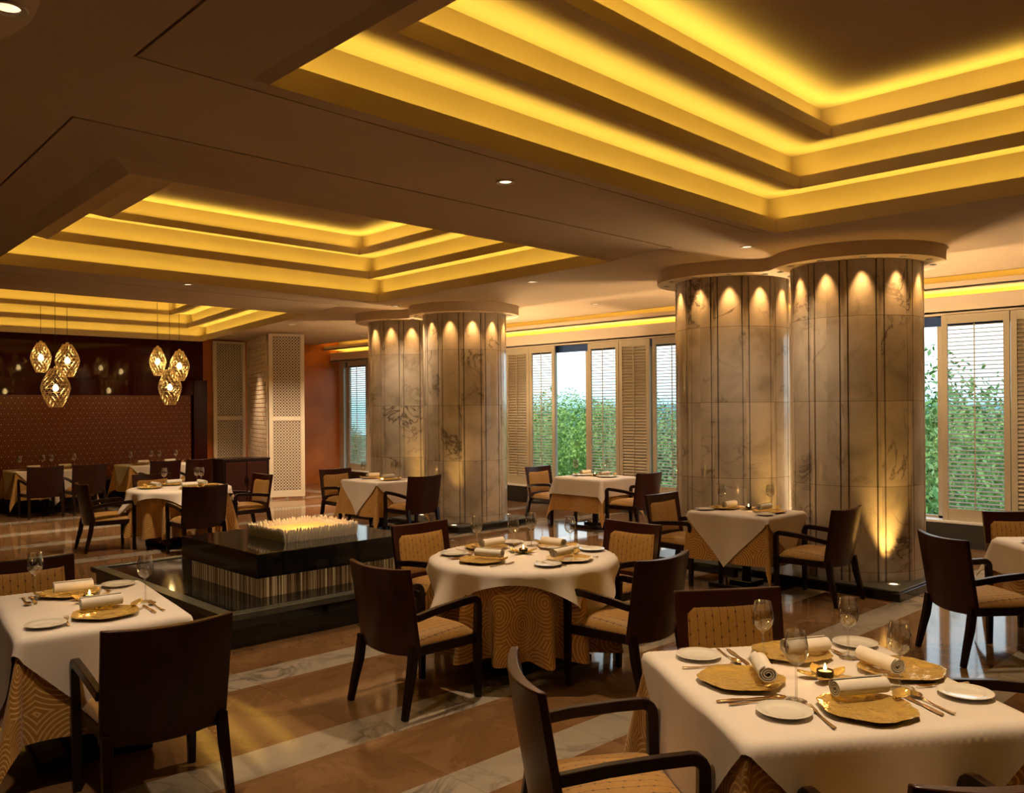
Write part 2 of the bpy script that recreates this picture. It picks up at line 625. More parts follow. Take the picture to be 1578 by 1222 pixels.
# ================================================================== setting
X0, X1, Y0, Y1 = -3.2, 11.6, -4.0, 18.2
ZC = 3.33
b = MB()
b.box(X0 - .2, X1 + .2, Y0 - .2, Y1 + .2, -.12, 0)
struct(b.build('floor', M['floor'], smooth=0))

# ---- ceiling trays: lip corner loops (counter-clockwise seen from above)
def offs(quad, d):
    """offset a ccw quad outward by d"""
    n = len(quad)
    out = []
    for i in range(n):
        p0, p1, p2 = Vector(quad[i - 1]), Vector(quad[i]), Vector(quad[(i + 1) % n])
        e1, e2 = (p1 - p0).normalized(), (p2 - p1).normalized()
        n1, n2 = Vector((e1.y, -e1.x)), Vector((e2.y, -e2.x))
        bis = (n1 + n2)
        bis = bis / bis.length_squared * 2
        out.append(tuple(p1 + bis * d))
    return out

TRAYS = [
    ('right', [(1.80, -2.6), (6.62, -2.6), (6.45, 3.60), (1.84, 3.42)]),
    ('left', [(1.92, 5.26), (6.52, 5.38), (6.66, 9.50), (2.12, 9.32)]),
    ('far', [(2.2, 11.2), (6.75, 11.4), (7.75, 17.35), (2.3, 17.2)]),
]
CREASE = .42

def loop3(q, z):
    return [(x, y, z) for x, y in q]

def strip(mb, a, bq):
    n = len(a)
    vs = list(a) + list(bq)
    mb.add(vs, [(i, (i + 1) % n, n + (i + 1) % n, n + i) for i in range(n)])

# flat ceiling with the three tray openings
bm = bmesh.new()
XE = 11.0
def add_loop(pts):
    vs = [bm.verts.new(p) for p in pts]
    return [bm.edges.new((vs[i], vs[(i + 1) % len(vs)])) for i in range(len(vs))]
edges = add_loop([(X0, Y0, ZC), (XE, Y0, ZC), (XE, Y1, ZC), (X0, Y1, ZC)])
for nm, q in TRAYS:
    edges += add_loop(loop3(offs(q, CREASE + .006), ZC))
bmesh.ops.triangle_fill(bm, use_beauty=True, edges=edges)
me = bpy.data.meshes.new('ceiling')
bm.to_mesh(me)
bm.free()
me.materials.append(M['ceiling'])
ceil = bpy.data.objects.new('ceiling', me)
COL.objects.link(ceil)
struct(ceil)
# slab above so no daylight leaks in
b = MB()
b.box(X0 - .2, X1 + .2, Y0 - .2, Y1 + .2, 4.25, 4.4)
o = struct(b.build('roof_slab', M['dark_wall'], smooth=0))
o.name = 'ceiling_slab'

def cove_lights(q, d, z, par):
    """a strip lamp lying in the trough along each side"""
    qq = offs(q, d)
    for i in range(4):
        a, c = Vector(qq[i]), Vector(qq[(i + 1) % 4])
        L = (c - a).length
        mid = (a + c) / 2
        lo = light('AREA', 'cove_lamp', (mid.x, mid.y, z), COVE_W * L, COVE_C, par, shape='RECTANGLE', size=L - .1, size_y=.05, spread=radians(128))
        e = (c - a).normalized()
        inn = Vector((-e.y, e.x, 0))
        up = Vector((0, 0, 1)) + inn * .2
        ex = Vector((e.x, e.y, 0))
        zz = -up.normalized()        # lamp shines along its own -Z
        zz = zz
        yy = zz.cross(ex)
        lo.rotation_euler = Matrix((ex, yy, zz)).transposed().to_euler()

STEPS = [(0., 3.20, .115, 3.52), (.40, 3.42, .09, 3.71), (.84, 3.61, .075, 3.86)]   # inset, lip, lip height, ceiling above
for ti, (nm, q) in enumerate(TRAYS):
    mb = MB()
    g0, g1 = offs(q, CREASE + .006), offs(q, CREASE - .006)
    strip(mb, loop3(g0, ZC), loop3(g0, ZC + .02))
    strip(mb, loop3(g0, ZC + .02), loop3(g1, ZC + .02))
    strip(mb, loop3(g1, ZC + .02), loop3(g1, ZC - .002))
    for si, (off, zl, lh, ztop) in enumerate(STEPS):
        lip = offs(q, -off)
        K = 7
        for k in range(K):
            t0, t1 = k / K, (k + 1) / K
            f = lambda t: (offs(q, -off + (CREASE - .006 if si == 0 else .38) * (1 - t)), zl + (.13 if si == 0 else .1) * (1 - t ** 1.35))
            (qa, za), (qb, zb) = f(t0), f(t1)
            strip(mb, loop3(qa, za), loop3(qb, zb))
        zt = zl + lh
        strip(mb, loop3(lip, zl), loop3(lip, zt))
        l2 = offs(lip, .025)
        strip(mb, loop3(lip, zt), loop3(l2, zt))
        strip(mb, loop3(l2, zt), loop3(l2, zl + .03))
        l3 = offs(lip, .13)
        strip(mb, loop3(l2, zl + .03), loop3(l3, zl + .06))
        strip(mb, loop3(l3, zl + .06), loop3(l3, ztop))
        if si < 2:
            nxt = offs(q, -STEPS[si + 1][0] + .38)
            strip(mb, loop3(l3, ztop), loop3(nxt, ztop))
        else:
            mb.add(loop3(l3, ztop), [(3, 2, 1, 0)])
    tr = struct(mb.build('trim_%d' % (ti + 1), M['ceiling'], smooth=30))
    for off, zl, lh, ztop in STEPS:
        cove_lights(offs(q, -off), .07, max(zl + .052, zl + lh - .04), tr)

# ---- walls
b = MB()
b.box(X0, X1 + .2, Y1, Y1 + .2, 0, 4.3)
struct(b.build('wall_back', M['orange_wall'], smooth=0))
b = MB()
b.box(X0 - .2, X0, Y0 - .2, Y1 + .2, 0, 4.3)
struct(b.build('wall_left', M['dark_wall'], smooth=0))
b = MB()
b.box(X0, X1 + .2, Y0 - .2, Y0, 0, 4.3)
struct(b.build('wall_front', M['dark_wall'], smooth=0))

# window wall with openings
ZS, ZH = .32, 2.93
OPEN = [(3.30, 4.95), (7.55, 8.85), (9.38, 11.78), (16.35, 18.0)]
b = MB()
ys = Y0 - .2
for a, c in OPEN:
    b.box(X1, X1 + .22, ys, a, ZS, ZH)
    ys = c
b.box(X1, X1 + .22, ys, Y1 + .2, ZS, ZH)
b.box(X1, X1 + .22, Y0 - .2, Y1 + .2, ZH, 4.3)
b.box(X1, X1 + .22, Y0 - .2, Y1 + .2, -.1, ZS)
struct(b.build('wall_right', M['frame'], smooth=0))
b = MB()
b.box(X1 - .12, X1, Y0, Y1, 0, ZS - .02)
struct(b.build('baseboard_right', M['skirt'], smooth=0, bevel=.006))
b = MB()
b.box(X1 - .16, X1 + .05, Y0, Y1, ZS - .02, ZS + .012)
struct(b.build('trim_4', M['sill'], smooth=0, bevel=.005))

# pelmet and the two cove ledges over the windows
b = MB()
b.box(X1 - .26, X1 - .20, Y0, Y1 - .02, 2.92, 3.13)
b.box(X1 - .26, X1, Y0, Y1 - .02, 2.92, 2.95)
b.box(X1 - .20, X1, Y0, Y1 - .02, 3.04, 3.06)
p = struct(b.build('trim_5', M['soffit'], smooth=0, bevel=.005))
light('AREA', 'cove_lamp', (X1 - .13, 7.0, 3.075), 4.2 * 22, (1., .58, .07), p, shape='RECTANGLE', size=.04, size_y=22., rot=(pi, 0, 0))
b = MB()
b.box(X1 - .44, X1 - .39, Y0, Y1 - .02, 3.20, 3.285)
b.box(X1 - .44, X1, Y0, Y1 - .02, 3.20, 3.225)
p = struct(b.build('trim_6', M['soffit'], smooth=0, bevel=.005))
light('AREA', 'cove_lamp', (X1 - .31, 7.0, 3.245), 4.2 * 22, (1., .58, .07), p, shape='RECTANGLE', size=.04, size_y=22., rot=(pi, 0, 0))
b = MB()
b.box(XE - .03, XE, Y0, Y1, ZC, 3.56)
b.box(XE, X1, Y0, Y1, 3.54, 3.58)
struct(b.build('trim_7', M['ceiling'], smooth=0))

# windows
def window(i, a, c, mull):
    w = MB()
    x = X1 + .09
    fw = .05
    w.box(x, x + .06, a, a + fw, ZS, ZH)
    w.box(x, x + .06, c - fw, c, ZS, ZH)
    w.box(x, x + .06, a, c, ZS, ZS + .04)
    w.box(x, x + .06, a, c, ZH - .03, ZH)
    for y in mull:
        w.box(x, x + .06, y - .03, y + .03, ZS, ZH)
    r = struct(w.build('window_%d' % i, M['frame'], smooth=0, bevel=.004))
    g = MB()
    g.box(x + .027, x + .033, a + .03, c - .03, ZS + .02, ZH - .02)
    g.build('pane', M['pane'], r, smooth=0)
    h = MB()
    h.box(x - .03, x - .005, a + .03, c - .03, 2.79, ZH - .02)
    h.build('header', M['blue'], r, smooth=0)
window(1, *OPEN[0], (4.23,))
window(2, *OPEN[1], ())
window(3, *OPEN[2], (10.25, 11.06))
window(4, *OPEN[3], ())

def shutter(y0, y1, tilt, label, group):
    root = thing('louvred_shutter', (X1 - .10, (y0 + y1) / 2, ZS + .012))
    hw = (y1 - y0) / 2
    H = ZH - ZS - .03
    st, t = .07, .035
    f = MB()
    f.box(0, t, -hw, -hw + st, 0, H)
    f.box(0, t, hw - st, hw, 0, H)
    f.box(0, t, -hw + st, hw - st, 0, .15)
    f.box(0, t, -hw + st, hw - st, H - .11, H)
    f.build('shutter_frame', M['shutter'], root, smooth=0, bevel=.003)
    s = MB()
    n = 46
    p = (H - .27) / n
    wd = .046
    ca, sa = cos(tilt) * wd / 2, sin(tilt) * wd / 2
    for k in range(n):
        z = .155 + p * (k + .5)
        x = t / 2
        y_a, y_b = -hw + st, hw - st
        d = .003
        s.hexa([(x - ca, y_a, z - sa - d), (x + ca, y_a, z + sa - d), (x + ca, y_b, z + sa - d), (x - ca, y_b, z - sa - d)],
               [(x - ca, y_a, z - sa + d), (x + ca, y_a, z + sa + d), (x + ca, y_b, z + sa + d), (x - ca, y_b, z - sa + d)])
    s.build('slats', M['shutter'], root, smooth=0)
    r = MB()
    r.box(-.016, -.006, -.006, .006, .16, H - .12)
    r.build('tilt_rod', M['shutter'], root, smooth=0)
    tag(root, label, 'shutter', group)
G = 'louvred shutters along the window wall'
shutter(11.53, 12.17, 1.0, 'closed tan shutter right beside the front left marble column', G)
shutter(10.87, 11.52, .22, 'open shutter left of the clear window pane, trees behind its slats', G)
shutter(9.37, 10.06, .22, 'open shutter right of the clear window pane, behind the window table', G)
shutter(8.72, 9.36, 1.0, 'closed tan shutter right of the clear pane, above the dark chair at the window table', G)
shutter(7.86, 8.66, .22, 'open shutter against the left edge of the right-hand column pair', G)
shutter(5.75, 6.55, 1.0, 'closed grey shutter seen in the gap between the two right marble columns', G)
shutter(3.36, 4.14, .22, 'open shutter right of the right marble columns, tree and sky behind its slats', G)
shutter(2.55, 3.35, 1.0, 'closed tan shutter at the right edge of the photo', G)
shutter(16.85, 17.68, .3, 'bright open shutter at the far end beside the orange wall', G)
shutter(15.95, 16.84, .3, 'far open shutter partly behind the rear left marble column', G)

# ---- back wall: lacquer, printed panel, bench
b = MB()
b.box(-3.1, 8.15, Y1 - .05, Y1 - .002, 0, 3.29)
b.box(-3.1, 8.05, Y1 - .11, Y1 - .05, 2.10, 2.42)
b.box(7.9, 8.2, Y1 - .13, Y1 - .05, 0, 2.42)
tag(b.build('lacquered_wall_panelling', M['lacquer'], smooth=0, bevel=.006), 'glossy dark maroon lacquer panelling behind the hanging lanterns', 'wall panelling')
b = MB()
b.box(-3.1, 7.85, Y1 - .09, Y1 - .051, .46, 2.098)
tag(b.build('patterned_wall_panel', M['panel'], smooth=0), 'long dark red wall panel printed with small gold rings', 'wall panel')
bn = thing('banquette_bench', (0, 0, 0))
b = MB()
b.box(-3.0, 7.8, Y1 - .62, Y1 - .14, .0, .34)
b.build('plinth', M['bench'], bn, smooth=0, bevel=.01)
b = MB()
b.box(-3.0, 7.8, Y1 - .64, Y1 - .14, .341, .46)
b.build('seat', M['bench'], bn, smooth=0, bevel=.03)
tag(bn, 'dark banquette bench running under the patterned red wall panel', 'bench')

# ================================================================== marble columns
RC = .635
def column(loc, label):
    root = thing('marble_column', loc)
    prof = []
    P = 12
    for k in range(P):
        a0 = k * 30.
        w = 11.0          # half width of the wide stave in degrees
        for d in (-w, -w / 2, 0, w / 2, w):
            prof.append((a0 + d, RC))
        prof += [(a0 + w + .35, RC - .028), (a0 + w + 1.1, RC - .028), (a0 + w + 1.4, RC + .002), (a0 + 15, RC + .008),
                 (a0 + 30 - w - 1.4, RC + .002), (a0 + 30 - w - 1.1, RC - .028), (a0 + 30 - w - .35, RC - .028)]
    ring = [(r * cos(radians(a)), r * sin(radians(a))) for a, r in prof]
    n = len(ring)
    mb = MB()
    zs = [0, .8, 1.6, 2.4, 3.16]
    vs = [(x, y, z) for z in zs for x, y in ring]
    fs = []
    for j in range(len(zs) - 1):
        for k in range(n):
            k2 = (k + 1) % n
            fs.append((j * n + k, j * n + k2, (j + 1) * n + k2, (j + 1) * n + k))
    mb.add(vs, fs)
    mb.build('shaft', M['column'], root, smooth=30)
    return tag(root, label, 'column', 'fluted marble columns')
CX = 8.70
CY = [3.97, 5.42, 10.12, 11.58]
ZP = .10
names = ['right-hand marble column with the bright uplight, nearest the right edge',
         'second marble column from the right, behind the small diamond-clothed table',
         'front marble column of the left pair, its base behind the round table glasses',
         'rear marble column of the left pair, partly hidden and glowing orange']
for y, l in zip(CY, names):
    column((CX, y, ZP), l)
for (a, c), l in zip(((CY[0], CY[1]), (CY[2], CY[3])), ('black stone plinth under the right pair of marble columns', 'black stone plinth under the left pair of marble columns')):
    r = thing('column_plinth', (CX, (a + c) / 2, 0))
    hy = (c - a) / 2 + .74
    b = MB()
    b.box(-.76, .76, -hy, hy, 0, ZP - .02)
    b.build('base', M['black_stone'], r, smooth=0, bevel=.006)
    b = MB()
    b.box(-.75, .75, -hy + .01, hy - .01, ZP - .02, ZP)
    b.build('top_slab', M['stone_edge'], r, smooth=0, bevel=.006)
    tag(r, l, 'plinth')

def peanut(y0, y1, R, neck):
    """outline of two discs joined by a waist"""
    d = (y1 - y0) / 2
    pts = []
    nn = 64
    xw = R * neck
    # circle arcs joined with a fillet
    # fillet radius so that the waist is xw wide
    rf = (d * d + xw * xw - R * R) / (2 * (R - xw))
    fx = xw + rf
    ang = atan2(fx, d)          # direction from a disc centre to the fillet centre, from the axis
    for k in range(nn + 1):     # upper disc, from right to left
        a = (pi / 2 - ang) * -1 + (2 * (pi / 2 - ang) + pi) * k / nn
        pts.append((R * cos(a), d + R * sin(a)))
    th = atan2(fx, d)
    for k in range(1, 16):      # left fillet, going down
        a = (pi / 2 - th) * (1 - 2 * k / 16)
        pts.append((-fx + rf * cos(a), rf * sin(a)))
    for k in range(nn + 1):
        a = pi - (pi / 2 - ang) + (2 * (pi / 2 - ang) + pi) * k / nn
        pts.append((R * cos(a), -d + R * sin(a)))
    for k in range(1, 16):
        a = pi + (pi / 2 - th) * (1 - 2 * k / 16)
        pts.append((fx + rf * cos(a), rf * sin(a)))
    return pts

def soffit(outline, loc, z0, z1, idx):
    n = len(outline)
    mb = MB()
    mb.add([(x, y, z0) for x, y in outline] + [(x, y, z1) for x, y in outline],
           [(i, (i + 1) % n, n + (i + 1) % n, n + i) for i in range(n)] + [tuple(reversed(range(n)))])
    return struct(mb.build('trim_%d' % idx, M['soffit'], loc=loc, smooth=30))
ZR = 3.195
soffit(peanut(CY[0], CY[1], .84, .62), (CX, (CY[0] + CY[1]) / 2, 0), ZR, ZC + .01, 8)
soffit(peanut(CY[2], CY[3], .84, .62), (CX, (CY[2] + CY[3]) / 2, 0), ZR, ZC + .01, 9)
soffit([(.86 * cos(2 * pi * k / 64), .86 * sin(2 * pi * k / 64)) for k in range(64)], (.05, 3.42, 0), ZR, ZC + .01, 10)

def lamp_proto(name, r, lens):
    root = thing(name)
    t = MB()
    t.lathe([(r * .62, .004), (r * .66, -.004), (r * .95, -.007), (r, -.002), (r, .004)], 24)
    t.build('trim_ring', M['steel'], root)
    l = MB()
    l.lathe([(0, .001), (r * .64, .001)], 20)
    l.build('lens', lens, root)
    return root
spot_k = Kind(lamp_proto('recessed_spotlight', .035, M['lampglow']))
down_k = Kind(lamp_proto('recessed_downlight', .065, M['lampglow']))
upl_k = Kind(lamp_proto('floor_uplight', .06, M['upglow']))

col_words = ['right-hand marble column', 'second marble column from the right', 'front marble column of the left pair', 'rear marble column of the left pair']
for ci, y in enumerate(CY):
    view = math.degrees(atan2(-y, -CX))
    angs = []
    for k in range(12):
        a = k * 30
        d = (a - view + 180) % 360 - 180
        if abs(d) < 100:
            angs.append((d, a))
    angs.sort()
    keep = []
    for d, a in angs:
        px, py = CX + .735 * cos(radians(a)), y + .735 * sin(radians(a))
        if all(hypot(px - CX, py - yy) > .66 for yy in CY):
            keep.append((px, py, a))
    for i, (px, py, a) in enumerate(keep):
        o = spot_k.put((px, py, ZR - .001), 0, '%s spotlight from left over the %s' % (ORD[i], col_words[ci]),
                       'spotlight', 'recessed spotlights round the marble columns')
        lo = light('SPOT', 'spot_lamp', (px, py, ZR - .02), 30, SPOT_C, None, spot_size=radians(50), spot_blend=1., shadow_soft_size=.02)
        aim(lo, (-.30 * cos(radians(a)), -.30 * sin(radians(a)), -1))

# uplights on the plinths
for (x, y, e, cy), l in zip(((8.19, 3.39, 150, CY[0]), (7.99, 9.55, 50, CY[2]), (8.42, 4.695, 130, CY[1]), (8.42, 10.85, 110, CY[3])),
                        ('bright round uplight on the plinth at the foot of the right-hand marble column',
                         'round uplight at the foot of the front left marble column',
                         'uplight on the plinth in the gap between the right marble columns',
                         'uplight on the plinth in the gap between the left marble columns')):
    upl_k.put((x, y, ZP + .008), 0, l, 'uplight', 'floor uplights on the column plinths')
    lo = light('SPOT', 'up_lamp', (x, y, ZP + .03), e, (1, .55, .13), None, spot_size=radians(44), spot_blend=1., shadow_soft_size=.03)
    d = Vector((CX - x, cy - y, 0)).normalized()
    aim(lo, (d.x * .16, d.y * .16, 1) if x < 8.3 else (-.05, 0, 1))

# ceiling downlights
DL = [((4.05, 4.27, ZC), 230, 'recessed downlight in the flat ceiling above the round table, between the two big trays'),
      ((7.44, 4.46, ZC), 90, 'recessed downlight just left of the ring over the right marble columns'),
      ((7.52, 7.47, ZC), 120, 'recessed downlight in the ceiling between the two pairs of marble columns'),
      ((7.75, 10.6, ZC), 110, 'recessed downlight just left of the ring over the left marble columns'),
      ((4.48, 10.38, ZC), 320, 'recessed downlight between the left tray and the far tray'),
      ((8.00, 14.1, ZC), 600, 'recessed downlight in front of the cream lattice screen'),
      ((.82, 3.36, ZR), 120, 'large recessed downlight in the round soffit at the top left corner')]
for (x, y, z), e, l in DL:
    down_k.put((x, y, z - .001), 0, l, 'downlight', 'recessed ceiling downlights')
    light('SPOT', 'down_lamp', (x, y, z - .03), e, WARM, None, spot_size=radians(125), spot_blend=1., shadow_soft_size=.05)
# downlights added to brighten tables, planter, screens, floor and window wall
for (x, y, z), e, l in [((2.75, 1.25, 3.855), 320, 'added downlight high in the right tray over the front right table'),
                        ((1.75, 4.95, ZC), 130, 'added downlight at the left end of the ceiling beam over the front left table'),
                        ((7.4, 1.9, ZC), 150, 'added downlight over the table at the right edge'),
                        ((9.9, 8.5, ZC), 160, 'added downlight over the window table'),
                        ((10.3, 11.2, ZC), 160, 'added downlight between the left columns and the shutters'),
                        ((10.3, 5.6, ZC), 200, 'added downlight between the right columns and the shutters'),
                        ((10.4, 15.4, ZC), 420, 'added downlight before the orange wall'),
                        ((8.15, 16.75, ZC), 300, 'added downlight before the back lattice screen'),
                        ((4.25, 7.15, 3.855), 230, 'added downlight in the left tray over the rod planter'),
                        ((10.0, 2.6, ZC), 200, 'added downlight right of the right columns by the shutters'),
                        ((4.4, 14.9, 3.855), 380, 'added downlight high in the far tray over the left wall table'),
                        ((3.6, 13.8, 3.855), 320, 'added downlight high in the far tray over the open floor')]:
    down_k.put((x, y, z - .001), 0, l, 'downlight', 'recessed ceiling downlights')
    light('SPOT', 'down_lamp', (x, y, z - .03), e, WARM, None, spot_size=radians(115 if x > 9 else 70), spot_blend=.9, shadow_soft_size=.05)

# unseen uplights added on the plinths' window side to wash rings and ceiling
for ya, yb in ((CY[0], CY[1]), (CY[2], CY[3])):
    for (x, y), w in (((9.38, ya - .2), 'front'), ((9.38, yb + .2), 'rear'), ((9.36, (ya + yb) / 2), 'middle')):
        upl_k.put((x, y, ZP + .008), 0, 'added unseen %s uplight on the window side of the %s column plinth' % (w, 'right' if ya < 6 else 'left'), 'uplight', 'floor uplights on the column plinths')
        light('SPOT', 'up_lamp', (x, y, ZP + .03), 430, (1, .68, .36), None, spot_size=radians(130), spot_blend=1., shadow_soft_size=.05, rot=(pi, 0, 0))
# added bare spotlights aimed at the columns, no fixtures modelled
for (x, y, z), t, e in (((3.4, 1.2, 3.95), (8.7, 4.6, 2.1), 250), ((4.0, 7.0, 3.95), (8.7, 10.7, 2.1), 250)):
    lo = light('SPOT', 'added_column_wash', (x, y, z), e, WARM, None, spot_size=radians(58), spot_blend=1., shadow_soft_size=.12)
    aim(lo, (t[0] - x, t[1] - y, t[2] - z))

# ================================================================== lattice screens, slat panel, sideboard
def lattice_screen(p0, p1, h, label):
    a, c = Vector(p0), Vector(p1)
    wdt = (c - a).length
    ang = atan2((c - a).y, (c - a).x)
    root = thing('lattice_screen', (a.x, a.y, 0), ang)
    f = MB()
    st = .075
    f.box(0, st, 0, .06, .04, h)
    f.box(wdt - st, wdt, 0, .06, .04, h)
    f.box(st, wdt - st, 0, .06, .04, .16)
    f.box(st, wdt - st, 0, .06, h - .04, h)
    f.box(st, wdt - st, 0, .06, 1.56, 1.64)
    f.build('screen_frame', M['lattice'], root, smooth=0, bevel=.004)
    for x in (.03, wdt / 2, wdt - .03):
        g = MB()
        g.lathe([(.018, 0), (.018, .04)], 10, (x, .03, 0))
        g.build('foot', M['steel'], root)
    def grid(z0, z1):
        g = MB()
        nx = 9
        cw = (wdt - 2 * st) / nx
        nz = max(1, round((z1 - z0) / cw))
        cz = (z1 - z0) / nz
        for i in range(nx):
            for j in range(nz):
                cx_, cz_ = st + cw * (i + .5), z0 + cz * (j + .5)
                # octagonal hole in a square cell
                out_, inn_ = [], []
                for k in range(8):
                    t = pi / 8 + k * pi / 4
                    kx, kz = cos(t), sin(t)
                    mx = max(abs(kx), abs(kz))
                    out_.append((cx_ + kx / mx * cw / 2, cz_ + kz / mx * cz / 2))
                    rr = .36 if k % 2 else .30
                    inn_.append((cx_ + kx * cw * rr, cz_ + kz * cz * rr))
                vs = [(x, .012, z) for x, z in out_] + [(x, .012, z) for x, z in inn_] + [(x, .035, z) for x, z in inn_]
                fs = [(k, (k + 1) % 8, 8 + (k + 1) % 8, 8 + k) for k in range(8)]
                fs += [(8 + k, 8 + (k + 1) % 8, 16 + (k + 1) % 8, 16 + k) for k in range(8)]
                g.add(vs, fs)
        return g
    grid(.16, 1.56).build('pierced_panel', M['lattice'], root, smooth=0)
    grid(1.64, h - .04).build('pierced_panel', M['lattice'], root, smooth=0)
    k = MB()
    k.box(st * .5, wdt - st * .5, .045, .058, .1, h - .02)
    k.build('backing', M['lattice_back'], root, smooth=0)
    return tag(root, label, 'screen', 'cream lattice screens')
lattice_screen((8.40, 15.72), (9.02, 15.42), 3.29, 'tall cream pierced lattice screen standing forward, between slats and orange wall')
lattice_screen((8.36, Y1 - .1), (9.10, Y1 - .1), 3.29, 'warm-lit lattice screen on the back wall behind the dark sideboard')
a, c = Vector((8.44, 15.82, 0)), Vector((9.12, 18.0, 0))
r = thing('slatted_panel', a, atan2((c - a).y, (c - a).x))
L = (c - a).length
b = MB()
b.box(0, .07, -.03, .03, 0, 3.29)
b.box(L - .07, L, -.03, .03, 0, 3.29)
b.box(0, L, -.03, .03, 0, .1)
b.box(0, L, -.03, .03, 3.19, 3.29)
b.build('panel_frame', M['slat'], r, smooth=0, bevel=.004)
b = MB()
for k in range(34):
    z = .11 + k * .0905
    b.box(.07, L - .07, -.016, .02, z, z + .078)
b.build('slats', M['slat'], r, smooth=0, bevel=.004)
tag(r, 'limed horizontal-slat panel between the two lattice screens', 'panel')

r = thing('sideboard', (7.13, 15.05, 0), 0)
b = MB()
b.box(0, .90, 0, .45, .06, .84)
b.box(.04, .86, .03, .42, 0, .06)
b.build('body', M['wood_dark'], r, smooth=0, bevel=.004)
b = MB()
b.box(-.02, .92, -.02, .47, .84, .88)
b.build('top', M['wood_dark'], r, smooth=0, bevel=.005)
for i in range(2):
    d = MB()
    d.box(.03 + i * .42, .435 + i * .42, -.018, -.001, .09, .82)
    dd = d.build('door', M['wood'], r, smooth=0, bevel=.004)
    h = MB()
    h.tube([(.41 + i * .06, -.034, .40), (.41 + i * .06, -.034, .52)], .006)
    h.box(.406 + i * .06, .414 + i * .06, -.034, -.018, .41, .42)
    h.box(.406 + i * .06, .414 + i * .06, -.034, -.018, .50, .51)
    h.build('handle', M['black_metal'], dd)
tag(r, 'dark wooden sideboard in front of the back lattice screen', 'sideboard')

# ================================================================== pendant lanterns
def lantern(h, R, label, x, y, ztop_, seed):
    """ztop_: top of the cage"""
    root = thing('pendant_lantern', (x, y, ztop_ - h))
    n = 14
    prof = [(.40, 1.0), (.56, .90), (.72, .80), (.86, .70), (.96, .60), (1.0, .50), (.94, .39), (.84, .28), (.72, .18), (.58, .08), (.46, 0.)]
    pts = []
    for j, (rr, zz) in enumerate(prof):
        row = []
        for k in range(n):
            a = 2 * pi * (k + .5 * (j % 2)) / n
            row.append((R * rr * cos(a), R * rr * sin(a), h * zz))
        pts.append(row)
    g = MB()
    wr = .0036
    for j in range(len(prof)):
        g.tube(pts[j], wr * .9, 5, closed=True)
    for j in range(len(prof) - 1):
        for k in range(n):
            nb = (k, (k + 1) % n) if j % 2 else (k, (k - 1) % n)
            for k2 in nb:
                g.tube([pts[j][k], pts[j + 1][k2]], wr, 5)
    g.build('cage', M['lantern'], root, smooth=60)
    c_ = MB()
    c_.lathe([(0, h + .05), (.02, h + .05), (.03, h + .02), (R * .42, h + .012), (R * .42, h - .012), (0, h - .012)], 16)
    c_.build('cap', M['lantern'], root)
    s_ = MB()
    s_.tube([(0, 0, h * .5 + .07), (0, 0, h)], .008, 6)
    sock = s_.build('socket', M['black_metal'], root)
    b_ = MB()
    b_.lathe([(0, h * .5 - .055), (.03, h * .5 - .045), (.045, h * .5 - .01), (.038, h * .5 + .03), (.016, h * .5 + .06), (0, h * .5 + .075)], 14)
    b_.build('bulb', M['bulb'], sock)
    t_ = MB()
    zz = 3.85 - (ztop_ - h)
    t_.tube([(0, 0, h + .05), (0, 0, zz)], .004, 6)
    t_.build('cord', M['black_metal'], root)
    light('POINT', 'lantern_lamp', (0, 0, h * .5), 480, (1, .50, .16), root, shadow_soft_size=.03)
    return tag(root, label, 'pendant lamp', 'gilt wire pendant lanterns')
YL = 16.6
lantern(.50, .165, 'upper left small lantern of the left-hand cluster of three', 4.53, YL, 2.97, 1)
lantern(.66, .235, 'largest and lowest lantern of the left-hand cluster of three', 4.72, YL - .15, 2.52, 2)
lantern(.56, .20, 'upper right lantern of the left-hand cluster of three', 4.96, YL, 2.96, 3)
lantern(.52, .15, 'dimmest small lantern, upper left in the right-hand cluster of three', 6.56, YL, 2.97, 4)
lantern(.66, .21, 'largest and lowest lantern of the right-hand cluster of three', 6.73, YL - .15, 2.55, 5)
lantern(.56, .185, 'upper right lantern of the right-hand cluster of three', 6.98, YL, 2.92, 6)

# ================================================================== black planter block
r = thing('stone_water_block', (0, 0, 0))
b = MB()
b.box(2.92, 5.0, 6.12, 8.95, 0, .22)
b.build('base', M['black_stone'], r, smooth=0, bevel=.006)
b = MB()
b.box(2.88, 5.04, 6.08, 6.19, .22, .27)
b.box(2.88, 5.04, 8.88, 8.99, .22, .27)
b.box(2.88, 2.99, 6.19, 8.88, .22, .27)
b.box(4.93, 5.04, 6.19, 8.88, .22, .27)
b.build('rim', M['stone_edge'], r, smooth=0, bevel=.006)
b = MB()
b.box(2.99, 4.93, 6.19, 8.88, .22, .258)
b.build('water', M['black_stone'], r, smooth=0)
b = MB()
b.box(3.40, 4.80, 6.52, 7.84, .258, .43)
b.build('glass_rod_band', M['glow'], r, smooth=0)
b = MB()
b.box(3.33, 4.87, 6.45, 7.90, .43, .63)
b.build('top_block', M['black_stone'], r, smooth=0, bevel=.005)
tag(r, 'stepped black polished stone block with a glowing rod-lit band', 'water feature')

